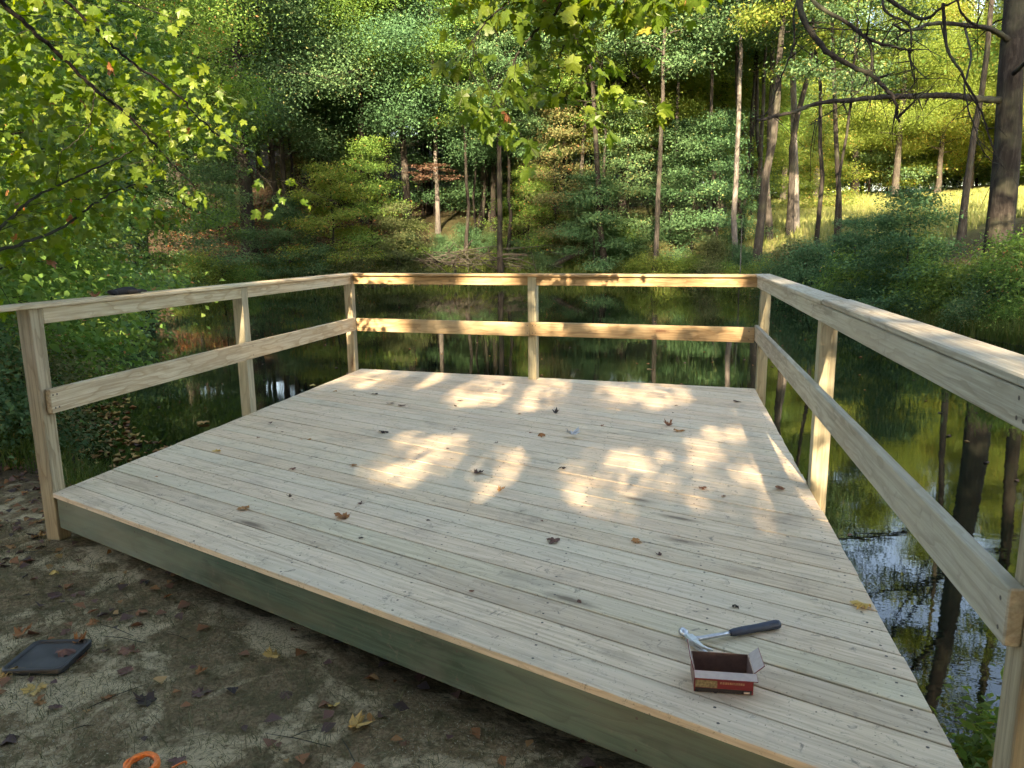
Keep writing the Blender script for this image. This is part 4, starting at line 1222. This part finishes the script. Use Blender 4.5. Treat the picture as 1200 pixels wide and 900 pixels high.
# ------------------------------------------------------------------ grass and ground cover
def blades(name, label, cat, pts, hgt, width, m, lean=0.45):
    n = len(pts)
    P = np.stack([pts[:, 0], pts[:, 1], ground_z(pts[:, 0], pts[:, 1]) - 0.01], -1)
    a = rng.uniform(0, 2 * PI, n); h = hgt * rng.uniform(0.5, 1.25, n); w = width * rng.uniform(0.7, 1.3, n)
    d = np.stack([np.cos(a), np.sin(a), np.zeros(n)], -1)
    e = np.stack([-np.sin(a + rng.normal(0, 0.6, n)), np.cos(a), np.zeros(n)], -1)
    ln = (rng.random(n) * lean * h)[:, None]
    up = np.array([0, 0, 1.0])
    v0 = P - e * w[:, None] / 2; v1 = P + e * w[:, None] / 2
    v2 = P + up * (h * 0.6)[:, None] + d * ln * 0.35 + e * w[:, None] * 0.4
    v3 = P + up * (h * 0.6)[:, None] + d * ln * 0.35 - e * w[:, None] * 0.4
    v4 = P + up * (h * 0.97)[:, None] + d * ln * 1.3
    V = np.stack([v0, v1, v2, v3, v4], 1).reshape(-1, 3)
    i = np.arange(n)[:, None] * 5
    F = np.concatenate([i + np.array([[0, 1, 2]]), i + np.array([[0, 2, 3]]), i + np.array([[3, 2, 4]])])
    tint = np.repeat(np.clip(rng.normal(0.45, 0.22, n), 0, 1), 5)
    return tag(link(name, np_mesh(name, V, F, False, {'tint': tint}), m), label, cat, None, 'stuff')


def scatter(n, x0, x1, y0, y1, ok):
    out = np.zeros((0, 2))
    while len(out) < n:
        c = np.stack([rng.uniform(x0, x1, n * 2), rng.uniform(y0, y1, n * 2)], -1)
        out = np.concatenate([out, c[ok(c[:, 0], c[:, 1])]])
    return out[:n]


def polar(n, px0, px1, d0, d1, ok):
    out = np.zeros((0, 2))
    while len(out) < n:
        px = rng.uniform(px0, px1, n * 2); D = rng.uniform(d0, d1, n * 2)
        a = np.arctan((px - 600) / 886.0) - math.radians(12.32)
        c = np.stack([D * np.sin(a), D * np.cos(a)], -1)
        out = np.concatenate([out, c[ok(c[:, 0], c[:, 1])]])
    return out[:n]


blades('grass', 'short green grass along the far waterline', 'grass', polar(26000, 200, 900, 27, 42, lambda x, y: (pond_dist(x, y) > 0.0) & (pond_dist(x, y) < 3.4)), 0.36, 0.035, L_GRASS)
blades('bank_grass', 'soft green grass on the right bank above the water', 'grass', polar(30000, 960, 1290, 11, 24, lambda x, y: (pond_dist(x, y) > 0.0) & (pond_dist(x, y) < 2.6 + bumps(x, y, 31, 0.8))), 0.34, 0.014, L_GRASS)
blades('meadow_grass', 'tall sunlit yellow grass of the meadow', 'grass', polar(42000, 840, 1320, 28, 74, lambda x, y: (pond_dist(x, y) > 4.5) & (x > -1.5)), 0.34, 0.035, L_MEADOW)
blades('dry_grass', 'thin trampled grass on the bare soil before the deck', 'grass', scatter(30000, -5.2, 0.5, 0.9, 4.6, lambda x, y: (pond_dist(x, y) > 0.15) & (NV.x * x + NV.y * y < n0 - 0.02) & (bumps(x, y, 33, 1.7) > -0.25)), 0.034, 0.0026, L_DRY, 2.6)
blades('bank_weeds', 'rough grass at the left water edge', 'grass', scatter(5000, -9, -3.5, 4.0, 10.0, lambda x, y: (pond_dist(x, y) > -0.05) & (pond_dist(x, y) < 1.6) & (bumps(x, y, 34, 1.2) > -0.1)), 0.24, 0.008, L_GRASS, 1.0)


def litter(name, label, pts, size, m, z_extra=0.004, flat=0.28, water=False, bias=(1.6, 2.2)):
    n = len(pts)
    z = np.full(n, 0.004) if water else ground_z(pts[:, 0], pts[:, 1]) + z_extra
    a = rng.uniform(0, 2 * PI, n)
    A = np.stack([np.cos(a), np.sin(a), rng.normal(0, flat * 0.5, n)], -1)
    Nn = unit(np.array([0, 0, 1.0]) + rng.normal(0, flat, (n, 3)))
    L = size * rng.uniform(0.5, 1.4, n)
    V, F = leaf_quads(np.stack([pts[:, 0], pts[:, 1], z + (0 if water else 0.006)], -1), A, Nn, L, L * rng.uniform(0.55, 0.95, n), 0.22)
    tint = np.repeat(np.clip(rng.beta(bias[0], bias[1], n), 0, 1), 4)
    return tag(link(name, np_mesh(name, V, F, False, {'tint': tint}), m), label, 'leaves', None, 'stuff')


litter('leaf_litter', 'dead brown leaves carpeting the near bank', scatter(5200, -8, 0.6, 0.6, 7.5, lambda x, y: (pond_dist(x, y) > 0.0) & (rng.random(x.shape) < np.clip(0.16 + 0.9 * smooth01(-3.0, -4.2, x) + 0.2 * (bumps(x, y, 35, 1.1) > 0.4), 0, 1))), 0.055, L_LITTER)
litter('slope_litter', 'dead brown leaves covering the wooded slope', polar(14000, 200, 480, 36, 50, lambda x, y: pond_dist(x, y) > 1.2), 0.15, L_LITTER)
litter('floating_scraps', 'tiny pale scraps floating on the pond', scatter(420, -15, 4, 5, 33, lambda x, y: pond_dist(x, y) < -0.3), 0.05, L_LITTER, water=True, flat=0.02)
litter('shore_leaves', 'orange leaves gathered in the shallows left of the deck', scatter(240, -7.0, -3.3, 4.4, 8.2, lambda x, y: (pond_dist(x, y) < -0.0) & (pond_dist(x, y) > -0.75) & (x < -3.4)), 0.085, L_LITTER, water=True, flat=0.05, bias=(3.0, 1.3))
# wood shavings and crumbs of soil
cp = scatter(5200, -4.2, 0.2, 1.0, 4.0, lambda x, y: (pond_dist(x, y) > 0.2) & (NV.x * x + NV.y * y < n0 + 0.05) & (bumps(x, y, 36, 2.6) > 0.25))
M_CHIP = plain('pale_sawdust', (0.46, 0.40, 0.27), 0.9)
V, F = leaf_quads(np.stack([cp[:, 0], cp[:, 1], ground_z(cp[:, 0], cp[:, 1]) + 0.004], -1), rng.normal(0, 1, (5200, 3)) * [1, 1, 0.2], np.array([0, 0, 1.0]) + rng.normal(0, 0.3, (5200, 3)), rng.uniform(0.003, 0.010, 5200), rng.uniform(0.002, 0.005, 5200))
tag(link('wood_shavings', np_mesh('wood_shavings', V, F), M_CHIP), 'pale sawdust and shavings strewn on the soil', 'sawdust', None, 'stuff')
b = MB()
for q in range(110):
    x, y = random.uniform(-4.6, 0.0), random.uniform(1.0, 4.0)
    if NV.x * x + NV.y * y > n0 - 0.03: continue
    a = random.uniform(0, PI); L = random.uniform(0.03, 0.13); z = gz(x, y) + 0.006
    b.tube([(x - math.cos(a) * L, y - math.sin(a) * L, z), (x, y, z + 0.008), (x + math.cos(a) * L, y + math.sin(a) * L, z + 0.003)], [0.0018, 0.0022, 0.001], 4)
tag(b.build('twig_scraps', M_BARK), 'thin broken twigs scattered on the soil', 'twigs', None, 'stuff')

# ------------------------------------------------------------------ fallen leaves one can point to
FALLEN = {t: [maple_mesh(200 + int(t * 100) + k, t, c, 0.5) for k, c in enumerate((0.15, 0.35, 0.6))] for t in (0.05, 0.3, 0.55, 0.72, 0.9, 1.0)}
for t_ in FALLEN.values():
    for me in t_: me.materials.append(L_LITTER)


def fallen(x, y, z, size, t, label, group=None, k=None, rot=None, tilt=0.15):
    me = FALLEN[t][random.randrange(3) if k is None else k]
    flip = random.random() < 0.5
    o = link('fallen_leaf', me, None, None, (x, y, z + size * (0.07 if flip else 0.20)), (random.uniform(-tilt, tilt) + (PI if flip else 0), random.uniform(-tilt, tilt), random.uniform(0, 6.28) if rot is None else rot))
    o.scale = (size, size, size * random.uniform(0.9, 1.5))
    return tag(o, label, 'leaf', group)


DL = [(-2.42, 6.0, 0.075, 0.05, 'dark curled leaf in the close pair at back left of deck'), (-2.29, 5.95, 0.08, 0.05, 'larger dark crumpled leaf of the pair at back left of deck'),
      (-2.73, 6.41, 0.08, 0.05, 'dark leaf on deck nearest the back left corner post'), (-2.11, 5.05, 0.09, 0.05, 'black curled leaf left of the sun patch on deck'),
      (-3.00, 4.38, 0.06, 0.9, 'small yellow leaf on deck near the left edge'), (-2.18, 3.39, 0.07, 0.72, 'tan curled leaf on the front left deck boards'),
      (-1.60, 3.36, 0.085, 0.72, 'orange-tan leaf on the third board from the front'), (-0.49, 3.24, 0.07, 0.3, 'dark red-brown leaf in middle of the deck front'),
      (-0.15, 3.32, 0.055, 0.55, 'rusty leaf right of the dark one on front boards'), (-1.93, 4.22, 0.05, 0.55, 'orange leaf below the left sun patch'),
      (-2.28, 4.09, 0.05, 0.3, 'small brown leaf left of the orange one'), (-1.15, 4.19, 0.075, 0.3, 'reddish leaf inside the left sun patch'),
      (-0.93, 3.90, 0.05, 0.72, 'tan leaf at lower edge of the left sun patch'), (0.76, 2.83, 0.08, 0.9, 'pale tan leaf at the right edge of the deck'),
      (0.62, 4.19, 0.07, 0.3, 'dark leaf by the deck edge near the lit post'), (0.01, 5.60, 0.08, 0.55, 'brown leaf in the upper pair at back right of deck'),
      (0.05, 5.45, 0.09, 0.72, 'tan leaf in the lower of the pair at back right'), (-0.91, 5.89, 0.07, 0.05, 'black upright leaf below the middle post'),
      (-0.90, 5.19, 0.08, 0.55, 'red-brown leaf left of the silvery scrap'), (-3.14, 6.47, 0.05, 0.72, 'tan leaf beside the left deck edge toward the back'),
      (-1.82, 6.25, 0.06, 0.3, 'brown leaf in the shade band near the back'), (0.55, 6.6, 0.07, 0.3, 'small dark leaf by the back right corner'),
      (-0.62, 4.40, 0.05, 0.05, 'dark speck of a leaf above the right sun patch'), (0.18, 4.15, 0.05, 0.55, 'brown leaf within the right sun patch')]
for x, y, s, t, lab in DL: fallen(x, y, DECK + 0.001, s * 0.95, t, lab)
for q in range(34):
    x, y = random.uniform(-3.2, 0.6), random.uniform(2.6, 7.2)
    if NV.x * x + NV.y * y < n0 + 0.1: continue
    fallen(x, y, DECK + 0.001, random.uniform(0.018, 0.035), random.choice((0.05, 0.05, 0.3, 0.55)), 'tiny dark scrap of dead leaf on the deck boards', 'leaf scraps on the deck')
GRD = [((65, 674), 0.08, 1.0, 'yellow leaf on the soil before the deck corner'), ((40, 630), 0.10, 0.72, 'orange leaf near the left corner post on soil'),
       ((20, 746), 0.11, 0.72, 'orange leaf left of the black tray'), ((42, 804), 0.12, 0.9, 'large tan leaf in front of the black tray'), ((44, 825), 0.06, 0.72, 'small orange leaf below the large tan one'),
       ((108, 733), 0.08, 0.55, 'red-brown leaf behind the black tray'), ((152, 788), 0.09, 0.3, 'mauve leaf right of the black tray'), ((178, 825), 0.11, 0.05, 'grey-purple leaf left of the orange coil'),
       ((125, 820), 0.09, 0.55, 'brown leaf between the tray and the coil'), ((230, 789), 0.06, 0.72, 'orange leaf out on the sawdust'), ((226, 812), 0.10, 0.3, 'purple-brown leaf below the orange one'),
       ((142, 764), 0.12, 0.3, 'dull purple leaf right behind the tray'), ((335, 808), 0.09, 0.3, 'dark red curled leaf on the open soil'), ((410, 850), 0.11, 0.9, 'yellow-brown leaf near the fascia'),
       ((470, 872), 0.07, 0.55, 'red leaf nearest the bottom right of the soil'), ((70, 697), 0.09, 0.05, 'dark leaf below the yellow one'), ((160, 718), 0.09, 0.55, 'brown leaf in the shadow under the deck front'),
       ((18, 790), 0.12, 0.9, 'cream leaf tucked under the tray corner'), ((100, 835), 0.05, 0.72, 'tiny orange leaf in the grass'), ((70, 830), 0.07, 0.3, 'small mauve leaf in the grass'),
       ((8, 870), 0.12, 0.05, 'grey leaf at the lower left corner'), ((325, 765), 0.10, 0.9, 'tan leaf close under the deck edge'), ((390, 825), 0.06, 0.9, 'small pale leaf beside the fascia shadow'), ((215, 890), 0.08, 0.3, 'brown leaf right of the coil tail')]
for (px, py), s, t, lab in GRD:
    k_ = (EYE - 0.26) / -((CAM_R @ Vector(((px - 600) / 870.0, -(py - 450) / 870.0, -1.0))).z)
    p = CAM_R @ Vector(((px - 600) / 870.0, -(py - 450) / 870.0, -1.0)) * k_
    fallen(p.x, p.y, gz(p.x, p.y), s * 0.75, t, lab, tilt=0.25)
for q in range(90):
    x, y = random.uniform(-6.5, -3.6), random.uniform(2.2, 5.0)
    if pond_dist(np.array([x]), np.array([y]))[0] < 0.05: continue
    fallen(x, y, gz(x, y) + 0.005, random.uniform(0.05, 0.10), random.choice((0.05, 0.3, 0.55, 0.72, 0.9)), 'dead leaf in the drift beside the left corner post', 'leaf drift beside the left corner post', tilt=0.5)
for x, y, s, t, lab in [(-4.75, 6.2, 0.16, 0.72, 'orange leaf floating nearest the corner post'), (-4.45, 5.75, 0.15, 0.9, 'tan leaf floating beside the left deck edge'), (-5.0, 7.1, 0.15, 0.72, 'orange leaf floating under the lower left rail'),
                        (-4.3, 6.9, 0.12, 1.0, 'yellow leaf floating among twigs left of deck'), (-0.35, 11.5, 0.12, 0.72, 'lone orange leaf floating behind the back rail'), (-4.9, 9.4, 0.10, 0.9, 'pale leaf afloat beyond the left rails'),
                        (-3.9, 5.3, 0.11, 1.0, 'yellow leaf floating against the deck side')]:
    fallen(x, y, -0.008, s, t, lab, k=0, tilt=0.05)
M_SILVER = plain('silvery_leaf', (0.42, 0.44, 0.46), 0.4)
me = maple_mesh(401, 0.5, 0.8, 0.2); me.materials.append(M_SILVER)
o = link('leaf_scrap', me, None, None, (-0.71, 5.17, DECK + 0.03), (PI + 0.2, 0.1, 1.1)); o.scale = (0.14, 0.10, 0.10)
tag(o, 'silvery grey curled scrap lying in the middle of the deck', 'scrap')

# ------------------------------------------------------------------ hammer
M_STEEL = plain('hammer_steel', (0.50, 0.51, 0.53), 0.32, 0.95, 0.15, 60)
M_GRIP = plain('blue_rubber', (0.020, 0.029, 0.050), 0.55, 0.0, 0.25, 40)
hm = empty('hammer', (0.100, 2.440, DECK + 0.001))
tag(hm, 'steel claw hammer with dark blue rubber grip lying behind the red box', 'hammer')
hm.rotation_euler = (0, 0, math.atan2(2.611 - 2.440, 0.404 - 0.100))
# local x runs down the handle, local y across: +y is the striking face
b = MB()
b.tube([(0, 0.070, 0.017), (0, 0.064, 0.017), (0, 0.046, 0.017), (0, 0.043, 0.017), (0, 0.030, 0.017), (0, 0.022, 0.017)], [0.0135, 0.0150, 0.0150, 0.0105, 0.0100, 0.0125], 16)
b.build('striking_face', M_STEEL, hm, True)
b = MB(); b.box(-0.016, 0.017, -0.020, 0.024, 0.004, 0.030, 0.005); b.build('head', M_STEEL, hm)
for s in (-1, 1):
    prof = [(-0.018, 0.000, 0.0125, 0.010), (-0.040, 0.001, 0.0115, 0.0085), (-0.062, 0.006, 0.010, 0.006), (-0.080, 0.014, 0.008, 0.004), (-0.094, 0.024, 0.006, 0.0015)]
    V = []; F = []
    for q, (yy, cx_, hw, hz) in enumerate(prof):
        zc = 0.017 + s * (0.0055 + 0.0035 * q / 4)
        for dx, dz in ((-hz, -hw * 0.45), (hz, -hw * 0.45), (hz, hw * 0.45), (-hz, hw * 0.45)):
            V.append((cx_ + dx, yy, zc + dz))
    for q in range(4):
        for e in range(4): F.append((q * 4 + e, q * 4 + (e + 1) % 4, q * 4 + 4 + (e + 1) % 4, q * 4 + 4 + e))
    F += [(3, 2, 1, 0), (16, 17, 18, 19)]
    link('claw', py_mesh('claw', V, F), M_STEEL, hm)
b = MB()
b.tube([(0.012, 0, 0.017), (0.03, 0, 0.018), (0.10, 0, 0.018), (0.17, 0, 0.017)], [0.0125, 0.0085, 0.0075, 0.0085], 10)
b.build('shaft', M_STEEL, hm, True)
b = MB()
xs = np.linspace(0.150, 0.355, 28)
rr_ = np.interp(xs, [0.150, 0.165, 0.20, 0.26, 0.33, 0.345, 0.355], [0.0095, 0.0135, 0.0150, 0.0142, 0.0165, 0.0170, 0.0135]) * (1 + 0.03 * (np.arange(28) % 2))
b.tube([(x, 0, 0.0175) for x in xs], rr_, 14)
b.build('grip', M_GRIP, hm, True)
b = MB()
for s in (-1, 1): b.box(0.04, 0.145, s * 0.0078 - 0.0012, s * 0.0078 + 0.0012, 0.0135, 0.0225, 0.001)
b.build('shaft_web', M_STEEL, hm)

# ------------------------------------------------------------------ red nail box
M_RED = plain('red_print', (0.17, 0.009, 0.015), 0.5, 0, 0.12, 20)
M_CARD = plain('brown_card', (0.20, 0.115, 0.085), 0.85, 0, 0.15, 50)
M_CARD_PALE = plain('pale_card_edge', (0.42, 0.36, 0.32), 0.85, 0, 0.1, 50)
M_BLACK = plain('black_print', (0.012, 0.012, 0.014), 0.5)
M_TANPRINT = plain('tan_print', (0.20, 0.16, 0.085), 0.6, 0, 0.6, 110)
M_LETTER = plain('faded_print', (0.30, 0.16, 0.10), 0.6, 0, 0.5, 160)
bw, bd, bh, th_ = 0.178, 0.115, 0.070, 0.0022
bx = empty('nail_box', (0.100, 2.163, DECK + 0.001), (0, 0, 0.07))
tag(bx, 'small open red cardboard nail box with flaps standing on the deck', 'box')
b = MB(); b.box(0, bw, 0, th_, 0, bh); b.build('front_panel', M_RED, bx)
b = MB(); b.box(0, bw, bd - th_, bd, 0, bh); b.build('back_panel', M_CARD, bx)
b = MB(); b.box(0.0002, th_, th_ + 0.0002, bd - th_ - 0.0002, 0, bh); b.build('side_panel', M_CARD, bx)
b = MB(); b.box(bw - th_, bw - 0.0002, th_ + 0.0002, bd - th_ - 0.0002, 0, bh); b.build('side_panel', M_CARD, bx)
b = MB(); b.box(th_, bw - th_, th_, bd - th_, 0.001, 0.003); b.build('bottom', M_CARD, bx)
b = MB(); b.box(0.004, bw - 0.004, -0.0008, -0.0001, 0.001, 0.014); b.build('black_band', M_BLACK, bx)
b = MB(); b.box(0.004, 0.070, -0.0009, -0.0001, 0.016, 0.040); b.build('printed_picture', M_TANPRINT, bx)
b = MB(); b.box(0.150, 0.168, -0.0015, -0.0009, 0.003, 0.010); b.build('printed_tab', M_CARD_PALE, bx)
lb = MB()
x_ = 0.078
while x_ < 0.150:
    w_ = random.uniform(0.003, 0.007); lb.box(x_, x_ + w_, -0.0009, -0.0001, 0.030, 0.037); x_ += w_ + 0.0015
tag(lb.build('printed_line', M_LETTER, bx), kind='stuff')


def flap(name, w, l, m, m2, loc, rot):
    f = MB(); f.box(0, w, 0, l, -th_ / 2, th_ / 2)
    fo_ = link(name, f.mesh(name), m, bx, loc, rot)
    f2 = MB(); f2.box(0.001, w - 0.001, 0.001, l - 0.001, th_ / 2 + 0.0001, th_ / 2 + 0.0006)
    link('lining', f2.mesh('lining'), m2, fo_)
    return fo_


flap('front_flap', bw + 0.010, 0.030, M_RED, M_CARD_PALE, (bw + 0.008, 0.000, bh + 0.0015), (-0.35, 0, PI))
flap('side_flap', bd - 0.006, 0.046, M_RED, M_CARD_PALE, (-0.0015, 0.003, bh - 0.002), (1.30, 0, PI / 2))
flap('side_flap', bd - 0.006, 0.040, M_RED, M_CARD_PALE, (bw + 0.0015, bd - 0.003, bh + 0.001), (0.75, 0, -PI / 2))

# ------------------------------------------------------------------ black tray lid on the soil
M_PLASTIC = plain('black_plastic', (0.016, 0.016, 0.016), 0.45, 0, 0.3, 18)
M_PLASTIC_DUSTY = plain('dusty_black_plastic', (0.034, 0.033, 0.031), 0.65, 0, 0.6, 9)
tx, ty = -2.46, 2.32
ld = empty('tray_lid', (tx, ty, gz(tx, ty) + 0.026), (0.02, -0.03, 0.18))
tag(ld, 'square black plastic tray lid with raised rim lying on the soil', 'lid')


def rrect(w, h, r, n=6):
    out = []
    for cx_, cy_, a0 in ((w - r, h - r, 0), (-w + r, h - r, PI / 2), (-w + r, -h + r, PI), (w - r, -h + r, 1.5 * PI)):
        for k in range(n + 1): out.append((cx_ + r * math.cos(a0 + k * PI / 2 / n), cy_ + r * math.sin(a0 + k * PI / 2 / n)))
    return out


def lofted(loops, close_last=True):
    V = []; F = []; n = len(loops[0])
    for l in loops: V += l
    for k in range(len(loops) - 1):
        for q in range(n):
            r = (q + 1) % n; F.append((k * n + q, k * n + r, (k + 1) * n + r, (k + 1) * n + q))
    if close_last: F.append(tuple((len(loops) - 1) * n + q for q in range(n)))
    return V, F


hw_, hh_ = 0.125, 0.112
lp = lambda d, z: [(x, y, z) for x, y in rrect(hw_ - d, hh_ - d, 0.028)]
V, F = lofted([lp(0, -0.012), lp(-0.002, 0.010), lp(0.001, 0.0135), lp(0.008, 0.0135), lp(0.011, 0.009), lp(0.014, 0.002)], False)
link('rim', py_mesh('rim', V, F, True), M_PLASTIC, ld)
V, F = lofted([lp(0.0135, -0.001), lp(0.0138, 0.0025)], True)
link('panel', py_mesh('panel', V, F), M_PLASTIC_DUSTY, ld)
for x, y, s, t, lab in [(-2.43, 2.35, 0.085, 0.3, 'dark red leaf curled in the middle of the black tray'), (-2.42, 2.42, 0.055, 0.55, 'small red-brown leaf at the back rim of black tray')]:
    fallen(x, y, gz(tx, ty) + 0.030, s, t, lab, k=2)

# ------------------------------------------------------------------ orange cord coil
M_ORANGE = plain('orange_cord', (0.72, 0.165, 0.018), 0.5, 0, 0.15, 90)
cx0, cy0 = -1.640, 1.835
co = empty('cord_coil', (cx0, cy0, gz(cx0, cy0) + 0.006), (0.1, 0.05, 0))
tag(co, 'small coil of bright orange cord lying on the soil', 'cord')
b = MB(); P = []
for q in range(220):
    a = q * 2 * PI * 9 / 220; k = q / 220
    P.append((math.cos(a) * (0.046 + 0.006 * math.sin(a * 0.31 + 1) + 0.002 * math.sin(5.7 * a)), math.sin(a) * (0.046 + 0.006 * math.cos(a * 0.27)), 0.008 + 0.014 * abs(math.sin(a * 0.23 + 2 * k)) + 0.003 * math.sin(a * 3.1)))
b.tube(P, 0.0046, 6); b.build('coil', M_ORANGE, co, True)
b = MB(); b.tube(smooth_path([P[-1], (0.07, 0.01, 0.006), (0.085, -0.02, 0.004), (0.10, 0.02, 0.012), (0.118, 0.055, 0.006), (0.125, 0.05, 0.002)], 30), 0.0032, 6); b.build('loose_end', M_ORANGE, co, True)

# ------------------------------------------------------------------ black glove on the left rail
M_GLOVE = plain('black_knit', (0.010, 0.010, 0.012), 0.85, 0, 0.4, 200, 0.4)
zt = TOP_Z + CAP + 0.002
gl = empty('work_glove', (XL - 0.045, 4.26, zt), (0, 0, PI / 2 - 0.12))
tag(gl, 'crumpled black work glove lying on the left railing cap', 'glove')


def blob(P, R, flat, name, par):
    V, F = tube(smooth_path(P, 14), np.interp(np.linspace(0, 1, 14), np.linspace(0, 1, len(R)), R), 12)
    V = np.array(V); V[:, 2] = 0.001 + np.maximum(0, (V[:, 2])) * flat
    V = V + rng.normal(0, 0.0012, V.shape) * [1, 1, 0.5]
    f = [tuple(q) for q in F] + [tuple(range(12))[::-1], tuple(len(V) - 12 + q for q in range(12))]
    return link(name, py_mesh(name, V, f, True), M_GLOVE, par)


blob([(-0.13, 0.0, 0.02), (-0.09, 0.0, 0.022), (-0.03, 0.004, 0.03), (0.02, 0.0, 0.026), (0.05, 0, 0.018)], [0.028, 0.040, 0.045, 0.040, 0.024], 0.62, 'palm', gl)
for q, (y0, l, c) in enumerate([(-0.034, 0.075, 0.01), (-0.012, 0.085, -0.006), (0.010, 0.080, 0.004), (0.030, 0.062, 0.012)]):
    blob([(0.03, y0, 0.014), (0.03 + l * 0.5, y0 * 1.15 + c, 0.020), (0.03 + l, y0 * 1.1 + c * 2, 0.010)], [0.012, 0.0115, 0.006], 0.9, 'finger', gl)
blob([(-0.05, -0.034, 0.014), (-0.01, -0.058, 0.018), (0.03, -0.058, 0.010)], [0.014, 0.012, 0.007], 0.9, 'thumb', gl)
blob([(-0.150, 0.004, 0.012), (-0.138, 0.0, 0.02), (-0.122, 0.0, 0.02)], [0.030, 0.036, 0.032], 0.62, 'cuff', gl)
fallen(XL - 0.06, 3.98, zt - 0.006, 0.075, 0.55, 'brown curled leaf beside the glove on the left rail', k=2)
